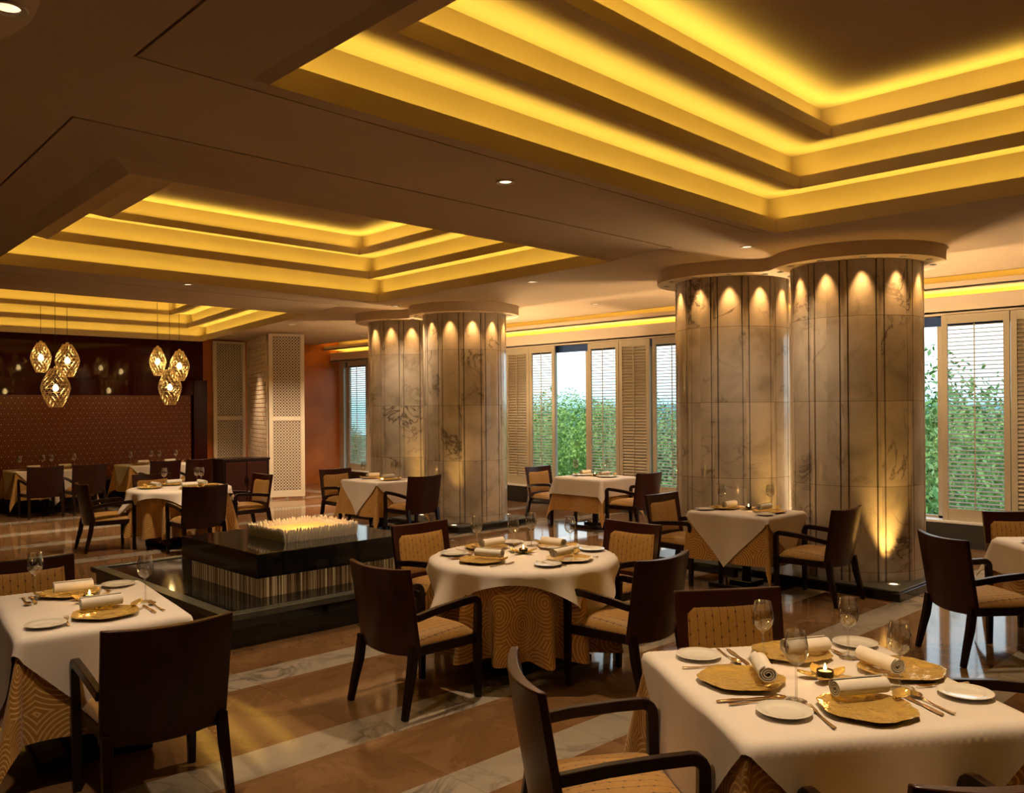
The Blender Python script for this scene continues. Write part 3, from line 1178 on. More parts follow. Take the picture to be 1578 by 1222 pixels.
r = thing('rod_planter', (4.16, 7.16, .63))
HX, HY = .36, .34
b = MB()
b.box(-HX + .03, HX - .03, -HY + .03, HY - .03, 0, .06)
b.build('sand', M['sand'], r, smooth=0)
rod = None
per = []
nx_, ny_ = 26, 24
for k in range(nx_):
    per += [(-HX + 2 * HX * (k + .5) / nx_, -HY), (-HX + 2 * HX * (k + .5) / nx_, HY)]
for k in range(ny_):
    per += [(-HX, -HY + 2 * HY * (k + .5) / ny_), (HX, -HY + 2 * HY * (k + .5) / ny_)]
for (x, y) in per:
    lx, ly = (x / HX) * .035, (y / HY) * .035
    if rod is None:
        b = MB()
        b.tube([(0, 0, 0), (0, 0, .06), (0, 0, .105), (0, 0, .118)], [.0125, .0125, .0115, .005], 8)
        rod = b.build('rod', M['rodwhite'], r)
        o = rod
    else:
        o = rod.copy()
        COL.objects.link(o)
    o.parent = r
    o.location = (x, y, 0)
    o.rotation_euler = (-(1 if abs(y) > HY - .001 else 0) * math.copysign(.22, -y) * -1 if abs(y) > HY - .001 else random.uniform(-.05, .05),
                        math.copysign(.22, x) if abs(x) > HX - .001 else random.uniform(-.05, .05), 0)
    o.scale = (1, 1, random.uniform(.9, 1.1))
    if abs(y) > HY - .001:
        o.rotation_euler[0] = math.copysign(.22, -y)
b = MB()
for k in range(150):
    t = k / 150 * 4
    s_ = t % 1
    side = int(t)
    x, y = [(-HX + .03 + s_ * (2 * HX - .06), -HY + .03), (HX - .03, -HY + .03 + s_ * (2 * HY - .06)),
            (HX - .03 - s_ * (2 * HX - .06), HY - .03), (-HX + .03, HY - .03 - s_ * (2 * HY - .06))][side]
    hh = .10 + random.uniform(-.012, .012)
    dx, dy = x * .08, y * .08
    b.tube([(x, y, 0), (x + dx, y + dy, hh * .9), (x + dx, y + dy, hh)], [.009, .009, .004], 5)
o = b.build('inner_rods', M['rodwhite'], r)
o['kind'] = 'stuff'
light('POINT', 'sand_lamp', (0, 0, .14), 4, (1, .5, .14), r, shadow_soft_size=.12)
tag(r, 'square box of short white rods round glowing orange sand on the black block', 'centrepiece')

# ================================================================== chairs
def make_chair():
    root = thing('dining_armchair')
    # curved solid back: local +y is the front
    def back_pt(u, z, off=0.):
        """u -1..1 across, z height"""
        t = (z - .34) / .53
        y = -.25 - .085 * t - .055 * (1 - u * u) + off
        w = .275 + .008 * t
        return (u * w, y, z)
    nu, nz = 12, 8
    zlo = lambda u: .335 + .02 * u * u
    zhi = lambda u: .868 - .012 * (1 - u * u)
    vs, fs = [], []
    for off in (0., .030):
        for j in range(nz + 1):
            for i in range(nu + 1):
                u = -1 + 2 * i / nu
                z = zlo(u) + (zhi(u) - zlo(u)) * j / nz
                thick = off + (.018 * (1 - u * u) * (j / nz) if off else 0)
                vs.append(back_pt(u, z, thick))
    W_ = nu + 1
    F_ = (nz + 1) * W_
    for j in range(nz):
        for i in range(nu):
            a = j * W_ + i
            fs.append((a, a + 1, a + W_ + 1, a + W_))
            fs.append((F_ + a + 1, F_ + a, F_ + a + W_, F_ + a + W_ + 1))
    for i in range(nu):
        fs.append((i, F_ + i, F_ + i + 1, i + 1))
        a = nz * W_ + i
        fs.append((a, a + 1, F_ + a + 1, F_ + a))
    for j in range(nz):
        a = j * W_
        fs.append((a, a + W_, F_ + a + W_, F_ + a))
        a += nu
        fs.append((a, F_ + a, F_ + a + W_, a + W_))
    mb = MB()
    mb.add(vs, fs)
    back_ = mb.build('backrest', M['wood_back'], root, bevel=.006)
    # upholstered pad in the back
    vs, fs = [], []
    nu2, nz2 = 10, 8
    for off in (.028, .052):
        for j in range(nz2 + 1):
            for i in range(nu2 + 1):
                u = (-1 + 2 * i / nu2) * .80
                z = .47 + (.795 - .47) * j / nz2
                edge = (1 - (abs(u) / .80) ** 6) * (1 - abs(2 * j / nz2 - 1) ** 6)
                vs.append(back_pt(u, z, off if off < .03 else .034 + .026 * edge))
    W_ = nu2 + 1
    F_ = (nz2 + 1) * W_
    for j in range(nz2):
        for i in range(nu2):
            a = j * W_ + i
            fs.append((F_ + a + 1, F_ + a, F_ + a + W_, F_ + a + W_ + 1))
    for i in range(nu2):
        fs.append((i, F_ + i, F_ + i + 1, i + 1))
        a = nz2 * W_ + i
        fs.append((a, a + 1, F_ + a + 1, F_ + a))
    for j in range(nz2):
        a = j * W_
        fs.append((a, a + W_, F_ + a + W_, F_ + a))
        a += nu2
        fs.append((a, F_ + a, F_ + a + W_, a + W_))
    mb = MB()
    mb.add(vs, fs)
    mb.build('back_pad', M['fabric'], back_, smooth=60)
    # seat frame and cushion
    mb = MB()
    mb.hexa([(-.235, -.26, .335), (.235, -.26, .335), (.265, .235, .335), (-.265, .235, .335)],
            [(-.235, -.26, .395), (.235, -.26, .395), (.265, .235, .395), (-.265, .235, .395)])
    mb.build('seat_frame', M['wood_dark'], root, smooth=0, bevel=.006)
    vs, fs = [], []
    n = 12
    for j in range(n + 1):
        for i in range(n + 1):
            u, v = -1 + 2 * i / n, -1 + 2 * j / n
            w = .228 + .028 * (v + 1) / 2
            ed = (1 - abs(u) ** 5) * (1 - abs(v) ** 5)
            vs.append((u * w, -.012 + v * .24, .402 + .062 * ed ** .5 + .012 * (1 - u * u) * (1 - v * v)))
    for j in range(n):
        for i in range(n):
            a = j * (n + 1) + i
            fs.append((a, a + 1, a + n + 2, a + n + 1))
    base = len(vs)
    rim = [i for i in range(n)] + [n + k * (n + 1) for k in range(n)] + [n * (n + 1) + n - k for k in range(n)] + [(n - k) * (n + 1) for k in range(n)]
    for i in rim:
        x, y, z = vs[i]
        vs.append((x, y, .392))
    m = len(rim)
    for k in range(m):
        fs.append((rim[k], base + k, base + (k + 1) % m, rim[(k + 1) % m]))
    fs.append(tuple(base + k for k in reversed(range(m))))
    mb = MB()
    mb.add(vs, fs)
    mb.build('seat_cushion', M['fabric'], root, smooth=60)
    # legs
    for s in (-1, 1):
        mb = MB()
        mb.bar([(s * .268, .232, 0), (s * .268, .232, .33), (s * .268, .232, .36)], [.034, .046, .046], [.034, .046, .046], up=(0, 1, 0))
        mb.build('leg', M['wood_dark'], root, smooth=0, bevel=.004)
        mb = MB()
        mb.bar([(s * .262, -.345, 0), (s * .258, -.318, .12), (s * .252, -.285, .25), (s * .248, -.262, .40)], [.032, .038, .044, .044], [.036, .042, .05, .05], up=(0, 1, 0))
        mb.build('leg', M['wood_dark'], root, smooth=0, bevel=.004)
    # arms: rear stile, then forward and down to the front leg
    for s in (-1, 1):
        mb = MB()
        pts = [(s * .272, -.262, .575), (s * .276, -.10, .598), (s * .276, .08, .612), (s * .275, .19, .616)]
        pts += [(s * .274, .19 + .042 * sin(a), .574 + .042 * cos(a)) for a in (radians(25), radians(50), radians(75), radians(90))]
        pts += [(s * .268, .232, .36)]
        k = len(pts)
        mb.bar(pts, [.044] * k, [.034] * 4 + [.038] * 4 + [.044], up=(s, 0, 0))
        mb.build('armrest', M['wood_dark'], root, smooth=0, bevel=.005)
    return root
chair = Kind(make_chair())
def put_chair(x, y, d, label, group):
    chair.put((x, y, 0), atan2(d[1], d[0]) - pi / 2, label, 'chair', group)

# ================================================================== tables and cloths
def cloth(name, mat, shape, top, loc, rot, half=None, crot=0., disc=None, n=56, pad=0., flare=.05, corner=.25, pleat=0., npl=12, wave=.01, label='', cat='tablecloth', group=None, rho=.014, ph=0., zmin=.012):
    vs, uvs, fs = [], [], []
    pts = []
    if disc is None:
        for j in range(n + 1):
            for i in range(n + 1):
                u, v = -1 + 2 * i / n, -1 + 2 * j / n
                pts.append((u * half[0], v * half[1]))
        for j in range(n):
            for i in range(n):
                a = j * (n + 1) + i
                fs.append((a, a + 1, a + n + 2, a + n + 1))
    else:
        na, nr = 256, 34
        pts.append((0, 0))
        for j in range(1, nr + 1):
            r = disc * (j / nr)
            for k in range(na):
                a = 2 * pi * k / na
                pts.append((r * cos(a), r * sin(a)))
        for k in range(na):
            fs.append((0, 1 + k, 1 + (k + 1) % na))
        for j in range(nr - 1):
            for k in range(na):
                a, b_ = 1 + j * na + k, 1 + j * na + (k + 1) % na
                fs.append((a, b_, b_ + na, a + na))
    cr, sr = cos(crot), sin(crot)
    for (u, v) in pts:
        x, y = u * cr - v * sr, u * sr + v * cr
        if shape[0] == 'rect':
            qx = max(-shape[1], min(shape[1], x))
            qy = max(-shape[2], min(shape[2], y))
        else:
            r = hypot(x, y)
            k = min(1., shape[1] / r) if r > 0 else 1
            qx, qy = x * k, y * k
        ex, ey = x - qx, y - qy
        l = hypot(ex, ey)
        if l < 1e-6:
            vs.append((x, y, top))
        else:
            nx, ny = ex / l, ey / l
            if shape[0] == 'rect':
                w = abs(2 * nx * ny)
                fl = flare + corner * w
                s_ = qx + qy
                hw = wave * sin(s_ * 11 + ph) * l * (1 - w) * 2
            else:
                th = atan2(ny, nx)
                fl = flare
                ramp_ = min(1., l / .25)
                hw = pleat * l * (cos(npl * th + ph) + .35 * cos((npl * 1.5 // 1) * th + 2 * ph + 1.)) * ramp_
            q_ = rho * pi / 2
            if l < q_:
                a = l / rho
                h_, d_ = rho * sin(a), rho * (1 - cos(a))
            else:
                fl = min(fl, .8)
                h_ = rho + fl * (l - q_)
                d_ = rho + (l - q_) * sqrt(1 - fl * fl)
            h_ += hw + pad * min(1., l / q_)
            z = top - d_
            if z < zmin:
                h_ += (zmin - z) * .5
                z = zmin + .004 * sin(h_ * 60)
            vs.append((qx + nx * h_, qy + ny * h_, z))
        uvs.append((u, v))
    mb = MB()
    mb.add(vs, fs)
    mb.uv = uvs
    o = mb.build(name, mat, loc=(*loc, 0), rotz=rot, smooth=80)
    return tag(o, label, cat, group)

def table(loc, rot, shape, label, group=None, base=.3, h=.745):
    root = thing('dining_table', (*loc, 0), rot)
    t = MB()
    if shape[0] == 'rect':
        t.box(-shape[1] + .025, shape[1] - .025, -shape[2] + .025, shape[2] - .025, h - .035, h - .006)
    else:
        t.lathe([(0, h - .035), (shape[1] - .02, h - .035), (shape[1] - .02, h - .006), (0, h - .006)], 48)
    t.build('tabletop', M['wood_dark'], root)
    p = MB()
    p.lathe([(.05, .06), (.045, .10), (.04, .4), (.05, h - .04), (.14, h - .03)], 20)
    p.build('pedestal', M['black_metal'], root)
    q = MB()
    q.box(-base, base, -base, base, 0, .045)
    q.box(-base * .45, base * .45, -base * .45, base * .45, .045, .075)
    q.build('base_plate', M['black_stone'], root, smooth=0, bevel=.006)
    return tag(root, label, 'table', group)

TOPG, TOPW = .7475, .7515
T = {
    'front': ((3.10, 1.57), radians(-34.8), ('rect', .50, .50)),
    'round': ((4.30, 4.38), 0., ('disc', .61)),
    'left': ((1.57, 4.96), radians(-8), ('rect', .37, .55)),
    'column': ((7.62, 4.60), 0., ('rect', .345, .42)),
    'window': ((9.86, 8.50), 0., ('rect', .37, .43)),
    'pillar': ((7.40, 10.52), 0., ('rect', .36, .43)),
    'roundfar': ((4.85, 11.55), 0., ('disc', .61)),
    'walla': ((4.72, 16.95), 0., ('rect', .60, .38)),
    'wallb': ((6.62, 16.95), 0., ('rect', .60, .38)),
    'edge': ((7.43, 1.61), radians(45), ('rect', .46, .46)),
}
WORD = {
    'front': 'front right table', 'round': 'round table in the middle', 'left': 'front left table',
    'column': 'small table before the right marble columns', 'window': 'table by the clear window pane',
    'pillar': 'table before the left marble columns', 'roundfar': 'left round table behind the black block',
    'walla': 'left table at the patterned wall', 'wallb': 'right table at the patterned wall', 'edge': 'table cut off by the right edge',
}
TG = 'dining tables under layered cloths'
for k, (loc, rot, shp) in T.items():
    table(loc, rot, shp, 'pedestal dining table hidden under cloths, the ' + WORD[k], TG, base=.34 if shp[0] == 'disc' else .27)
    ww = WORD[k]
    gl = 'ochre undercloth with pale concentric circles on the ' + ww
    if k in ('window', 'pillar', 'walla', 'wallb', 'edge', 'roundfar'):
        gl = 'golden undercloth on the ' + ww
    wl = 'white linen overlay on the ' + ww
    if shp[0] == 'disc':
        cloth('gold_undercloth', M['rings'], shp, TOPG, loc, rot, disc=shp[1] + .60, flare=.02, pleat=.17, npl=15, label=gl, group='gold undercloths', ph=.6 if k == 'round' else 2.)
        cloth('white_tablecloth', M['white_cloth'], shp, TOPW, loc, rot, half=(.70, .70), crot=radians(40), pad=.04, flare=.19, pleat=.26, npl=10, label=wl, group='white table overlays', n=64, ph=1.)
    else:
        a, c = shp[1], shp[2]
        drop = {'front': .58, 'column': .47}.get(k, .50)
        cloth('gold_undercloth', M['rings'], shp, TOPG, loc, rot, half=(a + drop, c + drop), flare=.05, corner=.10 if k == 'column' else .2, wave=.03, label=gl, group='gold undercloths', ph=1.)
        if k in ('window', 'edge'):
            cloth('white_tablecloth', M['white_cloth'], shp, TOPW, loc, rot, half=(a + .26, c + .26), pad=.03, flare=.11, corner=.24, wave=.01, label=wl, group='white table overlays', ph=2.)
        else:
            D = {'front': 1.06, 'left': 1.04, 'column': .86, 'pillar': .86, 'walla': 1.0, 'wallb': 1.0}[k]
            hh = D / sqrt(2)
            half = (hh, hh)
            cloth('white_tablecloth', M['white_cloth'], shp, TOPW, loc, rot, half=half, crot=pi / 4, pad=.016, flare=.075, corner=.26, wave=.02, label=wl, group='white table overlays', n=72, ph=.5)

CG = 'dark wooden armchairs with striped gold upholstery'
u_, v_ = (.82, -.57), (.57, .82)
put_chair(2.44, 2.02, u_, 'nearest armchair, side view in front, left of the front right table', CG)
put_chair(2.58, .96, v_, 'armchair at the bottom right corner, only its top rail and arms in view', CG)
put_chair(3.65, 2.16, (-.57, -.82), 'armchair facing the viewer behind the front right table, gold back pad showing', CG)
put_chair(3.80, 1.08, (-.82, .57), 'armchair right of the front right table, just a dark arm in view', CG)
put_chair(3.32, 4.30, (1, .04), 'armchair with its back to the viewer, left side of the round table in the middle', CG)
put_chair(4.40, 3.57, (-.04, 1), 'armchair with its back to the viewer, right front of the round table in the middle', CG)
put_chair(4.32, 5.28, (0, -1), 'armchair behind the round table in the middle, beside the black block', CG)
put_chair(5.20, 4.36, (-1, 0), 'armchair at the far right of the round table in the middle, gold pad showing', CG)
put_chair(1.58, 4.13, (.1, 1), 'large dark armchair seen from behind at the front left table', CG)
put_chair(1.55, 5.78, (-.05, -1), 'armchair at the far side of the front left table, cut by the left edge', CG)
put_chair(7.60, 3.88, (0, 1), 'armchair on the right of the small table before the right marble columns', CG)
put_chair(7.53, 5.24, (0, -1), 'armchair on the left of the small table before the right marble columns', CG)
put_chair(9.72, 9.24, (0, -1), 'armchair facing the viewer, left of the window table', CG)
put_chair(9.80, 7.76, (0, 1), 'armchair with a shiny dark back, right of the window table', CG)
put_chair(7.30, 11.26, (0, -1), 'armchair left of the table before the left marble columns, against the orange wall', CG)
put_chair(7.38, 9.76, (0, 1), 'armchair seen from behind before the front left marble column', CG)
put_chair(4.00, 11.75, (1, -.08), 'very dark armchair at the left of the left round table', CG)
put_chair(4.66, 10.62, (.05, 1), 'dark armchair with its back to the viewer at the left round table', CG)
put_chair(5.72, 11.50, (-1, 0), 'armchair at the right of the left round table, before the lattice screen', CG)
put_chair(4.95, 12.45, (0, -1), 'armchair behind the left round table, only its gold pad top in view', CG)
put_chair(4.40, 16.22, (0, 1), 'left of two armchairs at the left wall table', CG)
put_chair(5.10, 16.22, (0, 1), 'right of two armchairs at the left wall table', CG)
put_chair(6.42, 16.22, (0, 1), 'left of two armchairs at the right wall table, red-lit back', CG)
put_chair(7.08, 16.22, (0, 1), 'right of two armchairs at the right wall table, next to the red wall strip', CG)
put_chair(6.72, 2.14, (.80, -.60), 'armchair in side view right of the marble column, by the table at the right edge', CG)
put_chair(8.09, 2.17, (-.707, -.707), 'armchair facing the viewer behind the table at the right edge', CG)

# ================================================================== tableware
def make_glass():
    mb = MB()
    mb.lathe([(0, .0), (.036, .0), (.037, .003), (.012, .006), (.0045, .014), (.004, .06), (.004, .118), (.008, .128),
              (.026, .140), (.038, .158), (.0425, .180), (.041, .205), (.036, .232), (.0325, .250),
              (.0315, .250), (.035, .231), (.0400, .205), (.0415, .180), (.037, .159), (.025, .1415), (.006, .131), (0, .130)], 32)
    return mb.build('wine_glass', M['glass'], smooth=60)
glass = Kind(make_glass())
def make_plate():
    mb = MB()
    mb.lathe([(0, .004), (.055, .004), (.062, .006), (.092, .016), (.094, .018), (.091, .0195), (.062, .010), (.054, .0085), (0, .0085)], 40)
    return mb.build('side_plate', M['china'], smooth=50)
plate = Kind(make_plate())
def make_charger():
    r_ = thing('charger_plate')
    mb = MB()
    wob = lambda r, a: r * (1 + (.035 if r > .12 else 0) * cos(6 * a) * 1 + (.012 if r > .12 else 0) * cos(17 * a))
    mb.lathe([(0, .003), (.10, .003), (.125, .006), (.155, .016), (.160, .019), (.153, .020), (.124, .0105), (.10, .0075), (0, .007)], 64, wob=wob)
    mb.build('dish', M['gold'], r_, smooth=60)
    lf = MB()
    vs, fs = [], []
    for i in range(9):
        t = i / 8
        w = .030 * sin(pi * t) ** .7 + .002
        x = .135 + .065 * t
        z = .018 + .022 * t * t
        vs += [(x, -w, z + .012 * 1), (x, 0, z), (x, w, z + .012)]
    for i in range(8):
        a = i * 3
        fs += [(a, a + 1, a + 4, a + 3), (a + 1, a + 2, a + 5, a + 4)]
    lf.add(vs, fs)
    o = lf.build('leaf_handle', M['gold'], r_, smooth=60)
    sd = o.modifiers.new('thickness', 'SOLIDIFY')
    sd.thickness = .002
    return r_
charger = Kind(make_charger())
def make_napkin():
    """cloth rolled into a cylinder, spiral ends"""
    mb = MB()
    n = 84
    turns = 3.2
    th = .0022
    out_, in_ = [], []
    for k in range(n + 1):
        t = k / n
        a = t * turns * 2 * pi
        r = .006 + .026 * t
        for lst, o in ((out_, th), (in_, -th)):
            lst.append(((r + o) * cos(a) * 1.12, (r + o) * sin(a) * .95 + .033))
    outline = out_ + in_[::-1]
    m = len(outline)
    L = .2
    vs, fs = [], []
    for i in range(5):
        x = -L / 2 + L * i / 4
        vs += [(x + .002 * sin(9 * y + 40 * z), y, z) for y, z in outline]
    for i in range(4):
        for k in range(m):
            k2 = (k + 1) % m
            fs.append((i * m + k, i * m + k2, (i + 1) * m + k2, (i + 1) * m + k))
    for i in (0, 4):
        for k in range(n):
            fs.append((i * m + k, i * m + k + 1, i * m + m - 2 - k, i * m + m - 1 - k))
    mb.add(vs, fs)
    return mb.build('rolled_napkin', M['napkin'], smooth=50)
napkin = Kind(make_napkin())
def make_knife():
    r_ = thing('dinner_knife')
    mb = MB()
    mb.bar([(0, -.11, .005), (0, -.05, .0055), (0, -.005, .005)], [.013, .016, .010], [.006, .007, .006])
    mb.build('handle', M['cutlery'], r_, bevel=.002)
    mb = MB()
    mb.bar([(0, -.006, .004), (0, .05, .004), (.001, .095, .004), (.005, .118, .004)], [.010, .018, .016, .003], [.003, .002, .0018, .001])
    mb.build('blade', M['cutlery'], r_)
    return r_
knife = Kind(make_knife())
def make_spoon():
    r_ = thing('dessert_spoon')
    mb = MB()
    mb.bar([(0, -.11, .006), (0, -.06, .004), (0, 0, .005), (0, .055, .012)], [.015, .010, .006, .006], [.004, .004, .004, .003])
    mb.build('handle', M['cutlery'], r_, bevel=.0015)
    vs, fs = [], []
    n, m = 7, 14
    vs.append((0, .082, .003))
    for i in range(1, n):
        for k in range(m):
            a = 2 * pi * k / m
            rr = i / (n - 1)
            vs.append((.021 * rr * cos(a), .082 + .032 * rr * sin(a), .003 + .010 * rr * rr))
    for k in range(m):
        fs.append((0, 1 + k, 1 + (k + 1) % m))
    for i in range(n - 2):
        for k in range(m):
            fs.append((1 + i * m + k, 1 + i * m + (k + 1) % m, 1 + (i + 1) * m + (k + 1) % m, 1 + (i + 1) * m + k))
    mb = MB()
    mb.add(vs, fs)
    o = mb.build('bowl', M['cutlery'], r_, smooth=60)
    sd = o.modifiers.new('thickness', 'SOLIDIFY')
    sd.thickness = .0016
    return r_
spoon = Kind(make_spoon())
def make_fork():
    r_ = thing('dinner_fork')
    mb = MB()
    mb.bar([(0, -.11, .006), (0, -.06, .004), (0, 0, .005), (0, .04, .008)], [.014, .010, .006, .008], [.004, .004, .004, .003])
    mb.build('handle', M['cutlery'], r_, bevel=.0015)
    mb = MB()
    mb.bar([(0, .036, .008), (0, .052, .006), (0, .064, .005)], [.008, .022, .022], [.003, .0025, .0025])
    for k in range(4):
        x = -.0093 + k * .0062
        mb.bar([(x, .062, .005), (x, .085, .006), (x, .106, .010)], [.0034, .003, .0018], [.0025, .002, .0015])
    mb.build('tines', M['cutlery'], r_)
    return r_
fork = Kind(make_fork())
def make_candle():
    r_ = thing('flower_candle_holder')
    for k in range(5):
        a = 2 * pi * k / 5 + .3
        vs, fs = [], []
        for i in range(9):
            t = i / 8
            w = .026 * sin(pi * min(1, t * .97 + .03)) ** .8 + .001
            rr = .018 + .085 * t
            z = .004 + .020 * t * t
            for s in (-1, 0, 1):
                vs.append((rr * cos(a) - s * w * sin(a), rr * sin(a) + s * w * cos(a), z + (.008 if s else 0)))
        for i in range(8):
            q = i * 3
            fs += [(q, q + 1, q + 4, q + 3), (q + 1, q + 2, q + 5, q + 4)]
        mb = MB()
        mb.add(vs, fs)
        o = mb.build('petal', M['gold'], r_, smooth=60)
        sd = o.modifiers.new('thickness', 'SOLIDIFY')
        sd.thickness = .002
    mb = MB()
    mb.lathe([(0, .001), (.026, .001), (.031, .018), (.032, .034), (.030, .034), (.028, .019), (0, .017)], 20)
    cup_ = mb.build('cup', M['black_metal'], r_)
    mb = MB()
    mb.lathe([(0, .018), (.026, .018), (.026, .027), (0, .027)], 18)
    mb.build('wax', M['wax'], cup_)
    mb = MB()
    mb.lathe([(0, .029), (.005, .035), (.006, .041), (.003, .052), (0, .060)], 10)
    mb.build('flame', M['flame'], cup_)
    light('POINT', 'candle_lamp', (0, 0, .07), .55, (1, .52, .16), r_, shadow_soft_size=.008)
    return r_
candle = Kind(make_candle())

ZT = TOPW + .0015
def W2(k, lx, ly):
    (x, y), rot, _ = T[k]
    return (x + lx * cos(rot) - ly * sin(rot), y + lx * sin(rot) + ly * cos(rot))
def put(kind, k, lx, ly, rot, label, cat, group, z=0.):
    x, y = W2(k, lx, ly)
    kind.put((x, y, ZT + z), rot + T[k][1], label, cat, group)

# ---- front right table: four settings, seats at -y, -x, +y, +x
ft = 'front right table'
SET = [('near', (.0, -.33), 0., 'the near setting'), ('left', (-.29, .04), -pi / 2, 'the left setting'),
       ('far', (.06, .33), pi, 'the far setting'), ('right', (.37, .04), pi / 2, 'the right setting')]
for nm, (x, y), r0, wd in SET:
    put(charger, 'front', x, y, r0 + .3, 'wavy-edged gold charger plate at %s of the %s' % (wd, ft), 'charger plate', 'gold charger plates')
put(napkin, 'front', .03, -.235, .06, 'rolled white napkin lying nearest the viewer on the front right table', 'napkin', 'rolled napkins', z=.021)
put(napkin, 'front', -.20, .04, radians(75), 'rolled napkin on the left charger of the front right table, spiral end towards the viewer', 'napkin', 'rolled napkins', z=.021)
put(napkin, 'front', .10, .285, .12, 'rolled napkin on the far charger of the front right table, behind a wine glass', 'napkin', 'rolled napkins', z=.021)
put(napkin, 'front', .285, .045, radians(98), 'rolled napkin leaning on the right charger of the front right table', 'napkin', 'rolled napkins', z=.021)
for (x, y), wd in (((-.29, -.31), 'front left corner'), ((.43, -.25), 'right corner'), ((-.33, .37), 'back left corner'), ((.40, .42), 'far corner')):
    put(plate, 'front', x, y, 0, 'white side plate at the %s of the front right table' % wd, 'plate', 'white side plates')
for (x, y), wd in (((-.10, .255), 'tall wine glass at the left of the front right table, dark chair behind it'), ((-.19, -.20), 'wine glass standing nearest the viewer on the front right table'),
                   ((.27, .25), 'wine glass at the back of the front right table, floor glow behind it'), ((.24, -.15), 'wine glass on the right of the front right table, by the right charger')):
    put(glass, 'front', x, y, 0, wd, 'wine glass', 'wine glasses')
put(candle, 'front', .04, .02, 0, 'lit tealight in a gold petal holder at the centre of the front right table', 'candle holder', 'petal candle holders')
put(knife, 'front', .215, -.31, .05, 'knife right of the near charger on the front right table', 'knife', 'gilt cutlery')
put(spoon, 'front', .255, -.31, .08, 'spoon beside the knife right of the near charger on the front right table', 'spoon', 'gilt cutlery')
put(fork, 'front', -.185, -.36, -.1, 'fork left of the near charger on the front right table', 'fork', 'gilt cutlery')
put(knife, 'front', -.36, -.155, -pi / 2 + .05, 'knife behind the front side plate of the front right table, beside the left charger', 'knife', 'gilt cutlery')
put(spoon, 'front', -.33, -.185, -pi / 2 + .1, 'spoon beside the left charger, behind the front side plate of the front right table', 'spoon', 'gilt cutlery')
put(fork, 'front', -.34, .235, -pi / 2, 'fork between the left charger and the back left side plate of the front right table', 'fork', 'gilt cutlery')
put(knife, 'front', -.17, .34, pi, 'knife left of the far charger on the front right table', 'knife', 'gilt cutlery')
put(spoon, 'front', -.21, .35, pi, 'spoon left of the far charger near the back edge of the front right table', 'spoon', 'gilt cutlery')
put(fork, 'front', .26, .38, pi, 'fork beside the far side plate of the front right table', 'fork', 'gilt cutlery')
put(knife, 'front', .38, .225, pi / 2, 'knife beyond the right charger of the front right table', 'knife', 'gilt cutlery')
put(fork, 'front', .42, -.135, pi / 2, 'fork between the right charger and the right side plate of the front right table', 'fork', 'gilt cutlery')

# ---- round table in the middle
rt = 'round table in the middle'
for a, wd in ((pi, 'left'), (pi / 2, 'far'), (-pi / 2 + .15, 'near right'), (.05, 'right')):
    x, y = .39 * cos(a), .39 * sin(a)
    put(charger, 'round', x, y, a + pi / 2 + .3, 'gold charger plate at the %s setting of the %s' % (wd, rt), 'charger plate', 'gold charger plates')
    put(napkin, 'round', .33 * cos(a), .33 * sin(a), a + pi / 2 + (.35 if wd == 'left' else 0), 'rolled napkin on the %s charger of the %s' % (wd, rt), 'napkin', 'rolled napkins', z=.021)
    put(fork, 'round', x + .2 * cos(a + pi / 2), y + .2 * sin(a + pi / 2), a + pi / 2, 'fork at the %s setting of the %s' % (wd, rt), 'fork', 'gilt cutlery')
    put(knife, 'round', x - .195 * cos(a + pi / 2), y - .195 * sin(a + pi / 2), a + pi / 2, 'knife at the %s setting of the %s' % (wd, rt), 'knife', 'gilt cutlery')
    put(spoon, 'round', x - .225 * cos(a + pi / 2), y - .225 * sin(a + pi / 2), a + pi / 2, 'spoon at the %s setting of the %s' % (wd, rt), 'spoon', 'gilt cutlery')
for (x, y), wd in (((-.36, .34), 'left'), ((.28, .42), 'far'), ((-.20, -.43), 'near'), ((.46, -.24), 'right')):
    put(plate, 'round', x, y, 0, 'white side plate at the %s rim of the %s' % (wd, rt), 'plate', 'white side plates')
for (x, y), wd in (((-.12, .36), 'leftmost'), ((.04, .14), 'second from left'), ((.30, .22), 'third from left'), ((.34, -.14), 'rightmost')):
    put(glass, 'round', x, y, 0, '%s of the four wine glasses on the %s' % (wd, rt), 'wine glass', 'wine glasses')
put(candle, 'round', .04, .04, .5, 'petal candle holder glowing at the centre of the round table in the middle', 'candle holder', 'petal candle holders')

# ---- front left table
lt = 'front left table'
put(charger, 'left', .03, -.33, .3, 'gold charger plate at the near side of the front left table', 'charger plate', 'gold charger plates')
put(charger, 'left', -.03, .33, pi + .3, 'gold charger plate at the far side of the front left table', 'charger plate', 'gold charger plates')
put(napkin, 'left', .03, -.22, .05, 'rolled napkin at the near side of the front left table', 'napkin', 'rolled napkins', z=.021)
put(napkin, 'left', -.02, .30, 0, 'orange-lit rolled napkin at the far side of the front left table', 'napkin', 'rolled napkins', z=.021)
put(plate, 'left', -.25, -.40, 0, 'white side plate at the near left corner of the front left table', 'plate', 'white side plates')
put(plate, 'left', .24, .42, 0, 'white side plate at the far right corner of the front left table', 'plate', 'white side plates')
put(glass, 'left', -.20, .37, 0, 'wine glass on the left of the front left table, before the gold chair back', 'wine glass', 'wine glasses')
put(glass, 'left', .27, -.12, 0, 'wine glass on the right of the front left table, black block behind it', 'wine glass', 'wine glasses')
put(candle, 'left', .03, .10, 1., 'lit tealight in a petal holder between the napkins of the front left table', 'candle holder', 'petal candle holders')
put(knife, 'left', .24, -.33, .05, 'knife right of the near charger on the front left table', 'knife', 'gilt cutlery')
put(spoon, 'left', .285, -.31, .08, 'spoon right of the near charger on the front left table', 'spoon', 'gilt cutlery')
